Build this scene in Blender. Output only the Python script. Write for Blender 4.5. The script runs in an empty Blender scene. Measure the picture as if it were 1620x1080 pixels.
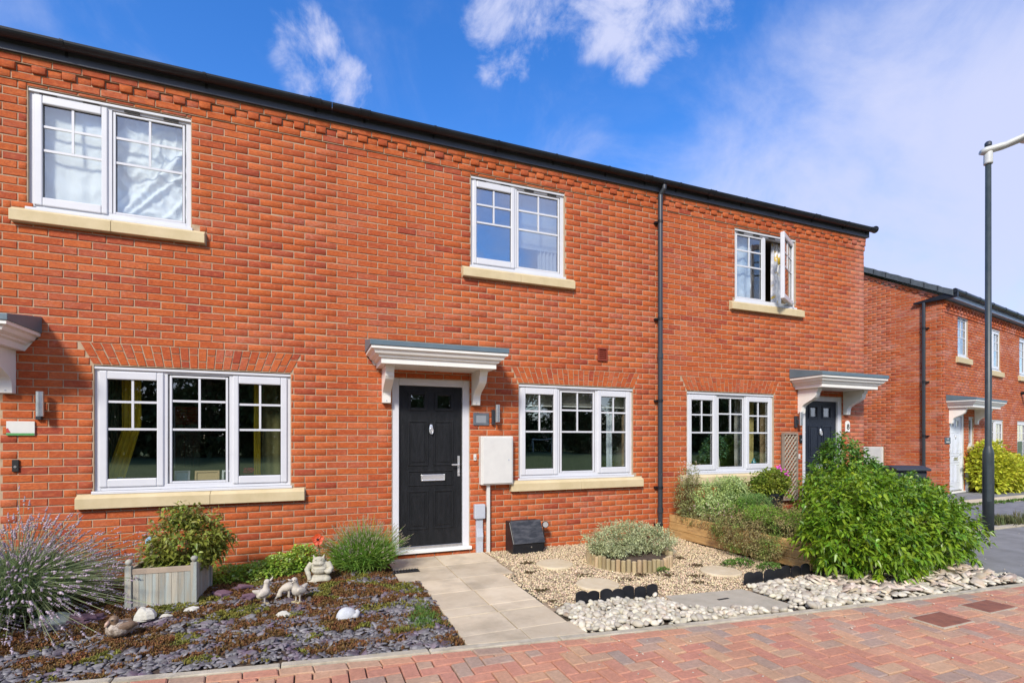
import bpy, math, random
import numpy as np
from mathutils import Matrix, Vector
from mathutils import noise as mnoise
R = math.radians
rng = np.random.default_rng(7)
random.seed(7)
S = bpy.context.scene
COL = S.collection

# ------------------------------------------------------------------ camera
CAM_H, CAM_D, YAW, FPX = 1.42, 6.06, R(21.55), 798.0
cam = bpy.data.objects.new('camera', bpy.data.cameras.new('camera'))
COL.objects.link(cam)
cam.location = (0, -CAM_D, CAM_H)
cam.rotation_euler = (R(90), 0, -YAW)
cam.data.lens = 36 * FPX / 1620
cam.data.sensor_width = 36
cam.data.shift_y = 154 / 1620
cam.data.clip_end = 1500
cam.data.clip_start = 0.05
S.camera = cam

# ------------------------------------------------------------------ sun and sky
SUN = Vector((-0.72, -1.0, 0.95)).normalized()      # direction towards the sun
w = bpy.data.worlds.new('World'); S.world = w; w.use_nodes = True
wn, wl = w.node_tree.nodes, w.node_tree.links
wn.clear()
def wnode(t, **k):
    n = wn.new(t)
    for a, b in k.items(): setattr(n, a, b)
    return n
sky = wnode('ShaderNodeTexSky', sky_type='NISHITA', sun_disc=False)
sky.sun_elevation = math.asin(SUN.z)
sky.sun_rotation = math.atan2(SUN.x, SUN.y)
sky.altitude = 0; sky.air_density = 1.0; sky.dust_density = 0.35; sky.ozone_density = 2.5
tc = wnode('ShaderNodeTexCoord')
def wmath(op, a, b=None, clamp=False):
    n = wnode('ShaderNodeMath', operation=op, use_clamp=clamp)
    for i, v in enumerate((a, b)):
        if v is None: continue
        if hasattr(v, 'name'): wl.new(v, n.inputs[i])
        else: n.inputs[i].default_value = v
    return n.outputs[0]
def wrange(v, a, b, c=0.0, d=1.0):
    n = wnode('ShaderNodeMapRange', interpolation_type='SMOOTHSTEP')
    wl.new(v, n.inputs[0]); n.inputs[1].default_value = a; n.inputs[2].default_value = b
    n.inputs[3].default_value = c; n.inputs[4].default_value = d
    return n.outputs[0]
sep = wnode('ShaderNodeSeparateXYZ'); wl.new(tc.outputs['Generated'], sep.inputs[0])
# clouds lie on a flat layer overhead: divide the direction by its height
zc = wmath('MAXIMUM', sep.outputs[2], 0.05)
zc = wmath('ADD', zc, 0.12)
cx = wmath('DIVIDE', sep.outputs[0], zc); cy = wmath('DIVIDE', sep.outputs[1], zc)
cmb = wnode('ShaderNodeCombineXYZ'); wl.new(cx, cmb.inputs[0]); wl.new(cy, cmb.inputs[1])
def wnoise(scale, detail, rough, off, dist=0.0, sx=1.0, src=None):
    mp = wnode('ShaderNodeMapping'); wl.new(src or cmb.outputs[0], mp.inputs[0])
    mp.inputs['Location'].default_value = off; mp.inputs['Scale'].default_value = (1, sx, 1)
    n = wnode('ShaderNodeTexNoise'); wl.new(mp.outputs[0], n.inputs['Vector'])
    n.inputs['Scale'].default_value = scale; n.inputs['Detail'].default_value = detail
    n.inputs['Roughness'].default_value = rough; n.inputs['Distortion'].default_value = dist
    return n.outputs['Fac']
def wdot(d):
    v = Vector(d).normalized()
    n = wnode('ShaderNodeVectorMath', operation='DOT_PRODUCT'); wl.new(tc.outputs['Generated'], n.inputs[0])
    n.inputs[1].default_value = v
    return n.outputs['Value']
wisp = wnoise(9.0, 12, 0.62, (3.1, 1.7, 0), 0.35, 1.0, tc.outputs['Generated'])
bank = wnoise(3.6, 10, 0.60, (7.3, 2.2, 4.0), 0.6, 1.0, tc.outputs['Generated'])
soft = wnoise(0.9, 7, 0.55, (0.4, 5.2, 0), 0.3)
# small bright wisps
masks = None
for d, c0, c1 in (((-.004, .816, .578), .9972, .9999), ((.06, .831, .552), .9984, .9999), ((.269, .735, .622), .9968, .9999), ((.32, .69, .65), .9965, .9998), ((.39, .654, .649), .9962, .9997), ((.457, .638, .619), .9962, .9998), ((.517, .584, .626), .9970, .9999)):
    m_ = wrange(wdot(d), c0, c1)
    masks = m_ if masks is None else wmath('MAXIMUM', masks, m_)
# general scatter of thin cloud all round
gen = wrange(soft, 0.40, 0.62, 0.0, 0.85)
w1 = wmath('MULTIPLY', wrange(wmath('ADD', wmath('MULTIPLY', wisp, 2.0), wmath('MULTIPLY', masks, 0.34)), 1.05, 1.62), wrange(masks, 0.0, 0.5))
# the broad veil low on the right
veil = wmath('MULTIPLY', wrange(wdot((.86, .47, .22)), .85, .985), wrange(sep.outputs[2], .68, .40, .70, 1.0))
veil2 = wrange(wmath('ADD', wmath('MULTIPLY', veil, 0.62), wmath('ADD', wmath('MULTIPLY', wisp, 0.25), wmath('MULTIPLY', bank, 1.15))), 0.62, 1.42, 0.0, 0.90)
back = wrange(sep.outputs[1], 0.15, -0.35)
allc = wmath('MAXIMUM', wmath('MULTIPLY', w1, 0.9), veil2)
allc = wmath('MAXIMUM', allc, wmath('MULTIPLY', wrange(bank, .40, .56, 0, .85), back))
allc = wmath('MAXIMUM', allc, wmath('MULTIPLY', gen, wmath('MAXIMUM', back, wrange(soft, .6, .9, 0, .25))))
hsv = wnode('ShaderNodeHueSaturation'); wl.new(sky.outputs[0], hsv.inputs['Color'])
hsv.inputs['Hue'].default_value = 0.512; hsv.inputs['Saturation'].default_value = 1.34; hsv.inputs['Value'].default_value = 1.9
mixc = wnode('ShaderNodeMixRGB'); wl.new(allc, mixc.inputs[0]); wl.new(hsv.outputs[0], mixc.inputs[1])
mixc.inputs[2].default_value = (4.9, 5.2, 7.0, 1)
bg = wnode('ShaderNodeBackground'); wl.new(mixc.outputs[0], bg.inputs[0]); bg.inputs[1].default_value = 0.10
wo = wnode('ShaderNodeOutputWorld'); wl.new(bg.outputs[0], wo.inputs[0])
sun = bpy.data.objects.new('sun', bpy.data.lights.new('sun', 'SUN'))
COL.objects.link(sun)
sun.data.energy = 3.1; sun.data.angle = R(10); sun.data.color = (1.0, 0.94, 0.85)
sun.rotation_euler = SUN.to_track_quat('Z', 'Y').to_euler()
sun.location = (0, -10, 20)
vs = S.view_settings
vs.view_transform = 'Standard'; vs.look = 'None'; vs.gamma = 1; vs.use_curve_mapping = False
vs.exposure = 0.52

# ------------------------------------------------------------------ helpers
W = {}                                   # world matrix of each object by name
TT = [Matrix.Identity(4)]                # frame in which shapes are laid out
def proj(p):
    dx, dy = p[0], p[1] + CAM_D
    a = dx * math.cos(YAW) - dy * math.sin(YAW); c = dx * math.sin(YAW) + dy * math.cos(YAW)
    if c < 0.2: return None
    return 810 + FPX * a / c, 694 - FPX * (p[2] - CAM_H) / c, c
def seen(p, margin=0):
    q = proj(p)
    return q is not None and -margin <= q[0] <= 1620 + margin and -margin <= q[1] <= 1080 + margin

class MB:
    """collects shapes for one mesh"""
    def __init__(s): s.v = []; s.f = []; s.n = 0
    def add(s, verts, faces):
        b = s.n
        s.v.extend([tuple(v) for v in verts]); s.n += len(verts)
        s.f.extend([tuple(i + b for i in f) for f in faces]); return s
    def box(s, x0, x1, y0, y1, z0, z1):
        return s.add([(x0,y0,z0),(x1,y0,z0),(x1,y1,z0),(x0,y1,z0),(x0,y0,z1),(x1,y0,z1),(x1,y1,z1),(x0,y1,z1)],
            [(0,3,2,1),(4,5,6,7),(0,1,5,4),(1,2,6,5),(2,3,7,6),(3,0,4,7)])
    def frame(s, x0, x1, z0, z1, t, y0, y1, tb=None):
        tb = tb or t
        s.box(x0, x0+t, y0, y1, z0, z1); s.box(x1-t, x1, y0, y1, z0, z1)
        s.box(x0+t, x1-t, y0, y1, z1-t, z1); s.box(x0+t, x1-t, y0, y1, z0, z0+tb); return s
    def tube(s, pts, rad, n=8, caps=True):
        pts = [Vector(p) for p in pts]; m = len(pts)
        if not hasattr(rad, '__len__'): rad = [rad] * m
        vs_, fs = [], []
        up = None
        for i, p in enumerate(pts):
            d = (pts[min(i+1, m-1)] - pts[max(i-1, 0)]).normalized()
            if up is None: up = d.orthogonal().normalized()
            a = (up - d * up.dot(d)).normalized(); up = a; b = d.cross(a)
            for k in range(n):
                t = 2 * math.pi * k / n
                vs_.append(p + (a * math.cos(t) + b * math.sin(t)) * rad[i])
        for i in range(m - 1):
            for k in range(n):
                k2 = (k + 1) % n
                fs.append((i*n+k, i*n+k2, (i+1)*n+k2, (i+1)*n+k))
        if caps:
            fs.append(tuple(range(n-1, -1, -1))); fs.append(tuple((m-1)*n + k for k in range(n)))
        return s.add(vs_, fs)
    def lathe(s, c, prof, n=16):
        """prof: (radius, z) from bottom to top about the vertical through c"""
        vs_ = []; fs = []
        for r, z in prof:
            for k in range(n):
                t = 2*math.pi*k/n; vs_.append((c[0]+r*math.cos(t), c[1]+r*math.sin(t), c[2]+z))
        for i in range(len(prof)-1):
            for k in range(n):
                k2 = (k+1) % n; fs.append((i*n+k, i*n+k2, (i+1)*n+k2, (i+1)*n+k))
        fs.append(tuple(range(n-1, -1, -1))); fs.append(tuple((len(prof)-1)*n + k for k in range(n)))
        return s.add(vs_, fs)
    def prism(s, poly, z0, z1, bev=0.0):
        """convex or simple polygon (x, y) raised from z0 to z1"""
        n = len(poly); c = (sum(p[0] for p in poly)/n, sum(p[1] for p in poly)/n)
        ar = sum(poly[i][0]*poly[(i+1) % n][1] - poly[(i+1) % n][0]*poly[i][1] for i in range(n))
        if ar < 0: poly = poly[::-1]
        vs_ = [(p[0], p[1], z0) for p in poly] + [(p[0], p[1], z1 - bev) for p in poly]
        fs = [tuple(range(n-1, -1, -1))] + [(i, (i+1) % n, n+(i+1) % n, n+i) for i in range(n)]
        if bev:
            for p in poly:
                d = Vector((c[0]-p[0], c[1]-p[1])); l = max(d.length, 1e-6)
                vs_.append((p[0]+d.x/l*bev*1.3, p[1]+d.y/l*bev*1.3, z1))
            fs += [(n+i, n+(i+1) % n, 2*n+(i+1) % n, 2*n+i) for i in range(n)] + [tuple(range(2*n, 3*n))]
        else: fs.append(tuple(range(n, 2*n)))
        return s.add(vs_, fs)
    def plate(s, poly, y0, y1):
        """polygon (x, z) in the facade plane, thick from y0 (front) to y1"""
        m = MB(); m.prism(poly, 0, 1)
        return s.add([(v[0], y1 + (y0-y1)*v[2], v[1]) for v in m.v], m.f)
    def side(s, poly, x0, x1):
        """polygon (y, z) thick from x0 to x1"""
        m = MB(); m.prism(poly, 0, 1)
        return s.add([(x0 + (x1-x0)*v[2], v[0], v[1]) for v in m.v], m.f)
    def ell(s, c, r, nu=10, nv=7, rot=None):
        vs_ = []; fs = []
        for i in range(1, nv):
            ph = math.pi*i/nv
            for k in range(nu):
                t = 2*math.pi*k/nu
                vs_.append(Vector((r[0]*math.sin(ph)*math.cos(t), r[1]*math.sin(ph)*math.sin(t), r[2]*math.cos(ph))))
        top = len(vs_); vs_.append(Vector((0,0,r[2]))); vs_.append(Vector((0,0,-r[2])))
        for i in range(nv-2):
            for k in range(nu):
                k2 = (k+1) % nu; fs.append((i*nu+k, (i+1)*nu+k, (i+1)*nu+k2, i*nu+k2))
        for k in range(nu):
            k2 = (k+1) % nu; fs.append((top, k, k2)); fs.append((top+1, (nv-2)*nu+k2, (nv-2)*nu+k))
        if rot is not None: vs_ = [rot @ v for v in vs_]
        return s.add([v + Vector(c) for v in vs_], fs)

def mesh_np(name, V, F, smooth=False):
    """V (n,3), F list or (m,k) array"""
    me = bpy.data.meshes.new(name)
    if isinstance(F, np.ndarray):
        m, k = F.shape
        me.vertices.add(len(V)); me.vertices.foreach_set('co', np.asarray(V, dtype=np.float32).ravel())
        me.loops.add(m*k); me.loops.foreach_set('vertex_index', F.astype(np.int32).ravel())
        me.polygons.add(m); me.polygons.foreach_set('loop_start', np.arange(0, m*k, k, dtype=np.int32))
        me.update(calc_edges=True); me.validate()
    else:
        me.from_pydata([tuple(v) for v in V], [], F); me.update()
    if smooth: me.polygons.foreach_set('use_smooth', [True]*len(me.polygons))
    return me

def props(o, label=None, cat=None, group=None, kind=None):
    if label: o['label'] = label
    if cat: o['category'] = cat
    if group: o['group'] = group
    if kind: o['kind'] = kind
    return o
def _place(o, mw, parent):
    COL.objects.link(o)
    if parent is not None:
        o.parent = parent; o.matrix_parent_inverse = W[parent.name].inverted()
    o.matrix_basis = mw
    W[o.name] = mw.copy()
    return o
def empty(name, loc, label, cat, group=None, rz=0.0, kind=None):
    o = bpy.data.objects.new(name, None); o.empty_display_size = 0.1
    _place(o, TT[0] @ Matrix.Translation(loc) @ Matrix.Rotation(rz, 4, 'Z'), None)
    return props(o, label, cat, group, kind)
def obj(name, src, mat, parent=None, origin=None, smooth=False, bevel=0, label=None, cat=None, group=None, kind=None, frame=None):
    """one mesh object; shapes are given in the current frame TT, origin puts its pivot"""
    if isinstance(src, MB):
        org = Vector(origin) if origin is not None else Vector((0, 0, 0))
        if origin is None and src.v:
            a = np.array(src.v); org = Vector(((a[:,0].min()+a[:,0].max())/2, (a[:,1].min()+a[:,1].max())/2, a[:,2].min()))
        me = mesh_np(name, [(v[0]-org.x, v[1]-org.y, v[2]-org.z) for v in src.v], src.f, smooth)
        mw = TT[0] @ Matrix.Translation(org)
    else:
        me = src; mw = TT[0] @ (frame if frame is not None else Matrix.Identity(4))
    if not me.materials: me.materials.append(mat)
    o = bpy.data.objects.new(name, me)
    _place(o, mw, parent)
    if bevel:
        b = o.modifiers.new('bevel', 'BEVEL'); b.width = bevel; b.segments = 2; b.limit_method = 'ANGLE'
        b.angle_limit = R(40)
    return props(o, label, cat, group, kind)

# ------------------------------------------------------------------ materials
def M(name, c1, c2=None, scale=8.0, rough=0.6, bump=0.0, bscale=60.0, rnd=0.0, hue=0.0, metal=0.0, spec=0.5, detail=5.0,
      lo=0.35, hi=0.65, c3=None, scale3=2.0, lo3=0.55, hi3=0.7, transl=0.0, coords='world', stretch=None, coat=0.0):
    m = bpy.data.materials.new(name); m.use_nodes = True
    N, L = m.node_tree.nodes, m.node_tree.links
    b = N['Principled BSDF']
    b.inputs['Roughness'].default_value = rough; b.inputs['Metallic'].default_value = metal
    b.inputs['Specular IOR Level'].default_value = spec; b.inputs['Coat Weight'].default_value = coat
    if coords == 'world': vec = N.new('ShaderNodeNewGeometry').outputs['Position']
    else: vec = N.new('ShaderNodeTexCoord').outputs['Object']
    if stretch:
        mp = N.new('ShaderNodeMapping'); mp.inputs['Scale'].default_value = stretch; L.new(vec, mp.inputs[0]); vec = mp.outputs[0]
    def noise(sc, det=5.0, ro=0.6):
        n = N.new('ShaderNodeTexNoise'); L.new(vec, n.inputs['Vector'])
        n.inputs['Scale'].default_value = sc; n.inputs['Detail'].default_value = det; n.inputs['Roughness'].default_value = ro
        return n.outputs['Fac']
    def rng_(v, a, bb, c=0.0, d=1.0):
        n = N.new('ShaderNodeMapRange'); L.new(v, n.inputs[0]); n.clamp = True
        for i, q in enumerate((a, bb, c, d)): n.inputs[i+1].default_value = q
        return n.outputs[0]
    def mix(f, a, bb):
        n = N.new('ShaderNodeMixRGB')
        if hasattr(f, 'name'): L.new(f, n.inputs[0])
        else: n.inputs[0].default_value = f
        for i, q in ((1, a), (2, bb)):
            if hasattr(q, 'name'): L.new(q, n.inputs[i])
            else: n.inputs[i].default_value = (*q, 1)
        return n.outputs[0]
    col = None
    if c2: col = mix(rng_(noise(scale, detail), lo, hi), c1, c2)
    if c3: col = mix(rng_(noise(scale3, 6), lo3, hi3), col if col else c1, c3)
    if rnd or hue:
        oi = N.new('ShaderNodeObjectInfo').outputs['Random']; gi = N.new('ShaderNodeNewGeometry').outputs['Random Per Island']
        ad = N.new('ShaderNodeMath'); ad.operation = 'ADD'; L.new(oi, ad.inputs[0]); L.new(gi, ad.inputs[1])
        fr = N.new('ShaderNodeMath'); fr.operation = 'FRACT'; L.new(ad.outputs[0], fr.inputs[0])
        m2 = N.new('ShaderNodeMath'); m2.operation = 'MULTIPLY'; L.new(fr.outputs[0], m2.inputs[0]); m2.inputs[1].default_value = 7.31
        f2 = N.new('ShaderNodeMath'); f2.operation = 'FRACT'; L.new(m2.outputs[0], f2.inputs[0])
        h = N.new('ShaderNodeHueSaturation')
        if col: L.new(col, h.inputs['Color'])
        else: h.inputs['Color'].default_value = (*c1, 1)
        L.new(rng_(fr.outputs[0], 0, 1, 1-rnd, 1+rnd), h.inputs['Value'])
        L.new(rng_(f2.outputs[0], 0, 1, 0.5-hue, 0.5+hue), h.inputs['Hue'])
        col = h.outputs[0]
    if col: L.new(col, b.inputs['Base Color'])
    else: b.inputs['Base Color'].default_value = (*c1, 1)
    if bump:
        bn = N.new('ShaderNodeBump'); L.new(noise(bscale, 6, 0.65), bn.inputs['Height']); bn.inputs['Strength'].default_value = bump
        bn.inputs['Distance'].default_value = 0.01; L.new(bn.outputs[0], b.inputs['Normal'])
    if transl:
        t = N.new('ShaderNodeBsdfTranslucent'); mx = N.new('ShaderNodeMixShader'); mx.inputs[0].default_value = transl
        if col: L.new(col, t.inputs['Color'])
        else: t.inputs['Color'].default_value = (*c1, 1)
        L.new(b.outputs[0], mx.inputs[1]); L.new(t.outputs[0], mx.inputs[2])
        L.new(mx.outputs[0], N['Material Output'].inputs['Surface'])
    return m

def brick_material():
    m = bpy.data.materials.new('brick_red'); m.use_nodes = True
    N, L = m.node_tree.nodes, m.node_tree.links; b = N['Principled BSDF']
    def nd(t, **k):
        n = N.new(t)
        for a, q in k.items(): setattr(n, a, q)
        return n
    pos = nd('ShaderNodeNewGeometry'); oi = nd('ShaderNodeObjectInfo')
    ad = nd('ShaderNodeMath', operation='ADD'); L.new(oi.outputs['Random'], ad.inputs[0]); L.new(pos.outputs['Random Per Island'], ad.inputs[1])
    fr = nd('ShaderNodeMath', operation='FRACT'); L.new(ad.outputs[0], fr.inputs[0])
    mu = nd('ShaderNodeMath', operation='MULTIPLY'); L.new(fr.outputs[0], mu.inputs[0]); mu.inputs[1].default_value = 9.7
    f2 = nd('ShaderNodeMath', operation='FRACT'); L.new(mu.outputs[0], f2.inputs[0])
    cr = nd('ShaderNodeValToRGB'); L.new(fr.outputs[0], cr.inputs[0])
    e = cr.color_ramp.elements
    e[0].position = 0; e[0].color = (.33, .058, .028, 1); e[1].position = 1; e[1].color = (.54, .135, .038, 1)
    for p, c in ((.10, (.40, .078, .024)), (.4, (.45, .094, .024)), (.85, (.49, .112, .025))):
        q = e.new(p); q.color = (*c, 1)
    def noise(sc, det=5, ro=.6, st=None):
        n = nd('ShaderNodeTexNoise'); n.inputs['Scale'].default_value = sc; n.inputs['Detail'].default_value = det; n.inputs['Roughness'].default_value = ro
        v = pos.outputs['Position']
        if st:
            mp = nd('ShaderNodeMapping'); mp.inputs['Scale'].default_value = st; L.new(v, mp.inputs[0]); v = mp.outputs[0]
        L.new(v, n.inputs['Vector']); return n.outputs['Fac']
    def rg(v, a, c, d=0., f=1.):
        n = nd('ShaderNodeMapRange'); L.new(v, n.inputs[0]); n.clamp = True
        for i, q in enumerate((a, c, d, f)): n.inputs[i+1].default_value = q
        return n.outputs[0]
    def mix(f, a, c, bt='MIX'):
        n = nd('ShaderNodeMixRGB', blend_type=bt); L.new(f, n.inputs[0])
        for i, q in ((1, a), (2, c)):
            if hasattr(q, 'name'): L.new(q, n.inputs[i])
            else: n.inputs[i].default_value = (*q, 1)
        return n.outputs[0]
    # mottled firing marks inside each brick
    col = mix(rg(noise(34, 6, .7, (1, 1, 1.8)), .45, .72, 0, .75), cr.outputs[0], (.25, .045, .026))
    col = mix(rg(noise(16, 5, .7, (1, 1, 2.2)), .50, .72, 0, .60), col, (.64, .20, .075))
    # pale bloom on some bricks, in drifts
    drift = rg(noise(.9, 5, .65), .43, .68)
    bl = nd('ShaderNodeMath', operation='MULTIPLY'); L.new(drift, bl.inputs[0]); L.new(rg(f2.outputs[0], .25, 1.0), bl.inputs[1])
    bl2 = nd('ShaderNodeMath', operation='MULTIPLY'); L.new(bl.outputs[0], bl2.inputs[0]); L.new(rg(noise(22, 5, .75, (1, 1, 1.6)), .40, .66, 0.05, 1.0), bl2.inputs[1])
    # the weathered quoin at the free end of the terrace
    sx = nd('ShaderNodeSeparateXYZ'); L.new(pos.outputs['Position'], sx.inputs[0])
    q1 = rg(sx.outputs[0], 8.55, 9.1); q2 = rg(sx.outputs[0], 9.3, 9.5, 1, 0)
    qm = nd('ShaderNodeMath', operation='MULTIPLY'); L.new(q1, qm.inputs[0]); L.new(q2, qm.inputs[1])
    qn = nd('ShaderNodeMath', operation='MULTIPLY'); L.new(qm.outputs[0], qn.inputs[0]); L.new(rg(noise(2.5), .35, .6, .15, .75), qn.inputs[1])
    mx = nd('ShaderNodeMath', operation='MAXIMUM'); L.new(bl2.outputs[0], mx.inputs[0]); L.new(qn.outputs[0], mx.inputs[1])
    fac = nd('ShaderNodeMath', operation='MULTIPLY'); gx1 = rg(sx.outputs[0], 12.8, 13.6); gm1 = nd('ShaderNodeMath', operation='MULTIPLY'); L.new(gx1, gm1.inputs[0]); L.new(rg(noise(1.6, 6, .7, (1, 1, 2.2)), .48, .66, 0, .9), gm1.inputs[1])
    mx2 = nd('ShaderNodeMath', operation='MAXIMUM'); L.new(mx.outputs[0], mx2.inputs[0]); L.new(gm1.outputs[0], mx2.inputs[1]); L.new(mx2.outputs[0], fac.inputs[0]); fac.inputs[1].default_value = .60
    col = mix(fac.outputs[0], col, (.58, .30, .24))
    L.new(col, b.inputs['Base Color']); b.inputs['Roughness'].default_value = .85; b.inputs['Specular IOR Level'].default_value = .25
    bn = nd('ShaderNodeBump'); bn.inputs['Strength'].default_value = .8; bn.inputs['Distance'].default_value = .006
    L.new(noise(85, 5, .7), bn.inputs['Height']); L.new(bn.outputs[0], b.inputs['Normal'])
    return m

def glass_material(name, base, tint):
    m = bpy.data.materials.new(name); m.use_nodes = True
    N, L = m.node_tree.nodes, m.node_tree.links; N.remove(N['Principled BSDF'])
    t = N.new('ShaderNodeBsdfTransparent'); t.inputs[0].default_value = (*tint, 1)
    g = N.new('ShaderNodeBsdfGlossy'); g.inputs['Roughness'].default_value = 0.0; g.inputs['Color'].default_value = (1, 1, 1, 1)
    ge = N.new('ShaderNodeNewGeometry'); dp = N.new('ShaderNodeVectorMath'); dp.operation = 'DOT_PRODUCT'
    L.new(ge.outputs['Incoming'], dp.inputs[0]); L.new(ge.outputs['Normal'], dp.inputs[1])
    def mth(op, i, j=None):
        m_ = N.new('ShaderNodeMath'); m_.operation = op; m_.use_clamp = op != 'POWER'
        for k, v in enumerate((i, j)):
            if v is None: continue
            if hasattr(v, 'name'): L.new(v, m_.inputs[k])
            else: m_.inputs[k].default_value = v
        return m_.outputs[0]
    ab = mth('ABSOLUTE', dp.outputs['Value']); om = mth('SUBTRACT', 1.0, ab); pw = mth('POWER', om, 4.0)
    a = N.new('ShaderNodeMath'); a.operation = 'MULTIPLY_ADD'; L.new(pw, a.inputs[0]); a.inputs[1].default_value = .9; a.inputs[2].default_value = base
    a.use_clamp = True
    x = N.new('ShaderNodeMixShader'); L.new(a.outputs[0], x.inputs[0]); L.new(t.outputs[0], x.inputs[1]); L.new(g.outputs[0], x.inputs[2])
    # very slight waviness of a sealed double-glazed unit
    n = N.new('ShaderNodeTexNoise'); n.inputs['Scale'].default_value = 1.6; n.inputs['Detail'].default_value = 1
    p = N.new('ShaderNodeNewGeometry'); L.new(p.outputs['Position'], n.inputs['Vector'])
    bn = N.new('ShaderNodeBump'); bn.inputs['Strength'].default_value = .12; bn.inputs['Distance'].default_value = .02
    L.new(n.outputs['Fac'], bn.inputs['Height']); L.new(bn.outputs[0], g.inputs['Normal'])
    L.new(x.outputs[0], N['Material Output'].inputs['Surface'])
    return m

BRICK = brick_material()
MORTAR = M('mortar', (.41, .285, .18), (.49, .365, .24), scale=14, rough=.95, bump=.4, bscale=160)
UPVC = M('white_upvc', (.66, .665, .68), (.62, .625, .645), scale=3, rough=.28)
UPVC2 = M('cream_white_grp', (.84, .82, .76), (.80, .78, .71), scale=4, rough=.4)
STONE = M('cast_stone_sill', (.56, .45, .25), (.64, .52, .31), scale=5, rough=.8, bump=.25, bscale=220, c3=(.45, .38, .25), scale3=3.5, lo3=.6, hi3=.85)
LEAD = M('grey_roof_sheet', (.10, .15, .18), (.13, .18, .21), scale=4, rough=.45)
BLACKP = M('black_plastic', (.010, .011, .014), (.018, .020, .024), scale=5, rough=.38, spec=.35)
FASCIA = M('dark_grey_fascia', (.045, .050, .062), (.06, .066, .08), scale=3, rough=.4)
GREYPIPE = M('dark_grey_pipe', (.035, .040, .048), rough=.35)
TILE = M('grey_roof_tile', (.06, .075, .085), (.09, .105, .115), scale=12, rough=.75, rnd=.15, bump=.3)
DOORB = M('black_grained_door', (.005, .006, .007), (.012, .013, .015), scale=6, spec=.3, rough=.5, bump=.5, bscale=26, stretch=(4.5, 4.5, .9), detail=8)
DOORN = M('navy_door', (.006, .010, .020), (.012, .017, .030), scale=6, rough=.42, bump=.35, bscale=26, stretch=(4.5, 4.5, .9))
DOORW = M('white_door', (.72, .75, .80), rough=.35)
CHROME = M('chrome', (.90, .90, .90), rough=.28, metal=.75)
STEEL = M('brushed_steel', (.52, .52, .52), (.62, .62, .61), scale=30, rough=.32, metal=.9)
RUBBER = M('black_gasket', (.01, .01, .01), rough=.7)
GLASS = glass_material('window_glass', 0.15, (.94, .96, .95))
GLASSUP = glass_material('upstairs_glass', 0.30, (.90, .92, .92))
ROOM = M('room_wall', (.26, .25, .21), (.32, .30, .26), rough=.9)
ROOML = M('pale_room_wall', (.42, .42, .40), rough=.9)
WHITEPL = M('white_plastic', (.68, .67, .62), (.62, .61, .57), scale=6, rough=.4)
GREYPL = M('pale_grey_plastic', (.42, .45, .50), (.47, .50, .54), scale=6, rough=.5)
CONC = M('pale_concrete_slab', (.56, .46, .31), (.64, .54, .38), scale=4, rough=.9, bump=.45, bscale=130, rnd=.13, c3=(.34, .28, .19), scale3=2.6, lo3=.48, hi3=.80)
KERBM = M('kerb_concrete', (.40, .35, .25), (.54, .48, .36), scale=9, rough=.95, bump=.5, bscale=120, c3=(.22, .20, .15), scale3=5, lo3=.55, hi3=.75)
TARMAC = M('tarmac', (.19, .185, .175), (.27, .265, .255), scale=3, rough=.92, bump=.6, bscale=220, c3=(.15, .148, .142), scale3=.7)
SOIL = M('soil', (.055, .035, .024), (.11, .075, .05), scale=14, rough=1, bump=.9, bscale=60)
FIELD = M('grass_ground', (.07, .12, .03), (.11, .16, .045), scale=1.5, rough=1, bump=.5, bscale=30)
PAVER = M('block_paver', (.42, .13, .075), (.52, .22, .14), scale=9, rough=.88, bump=.55, bscale=110, rnd=.20, hue=.022, c3=(.25, .17, .14), scale3=3.4, lo3=.5, hi3=.75)
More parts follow.
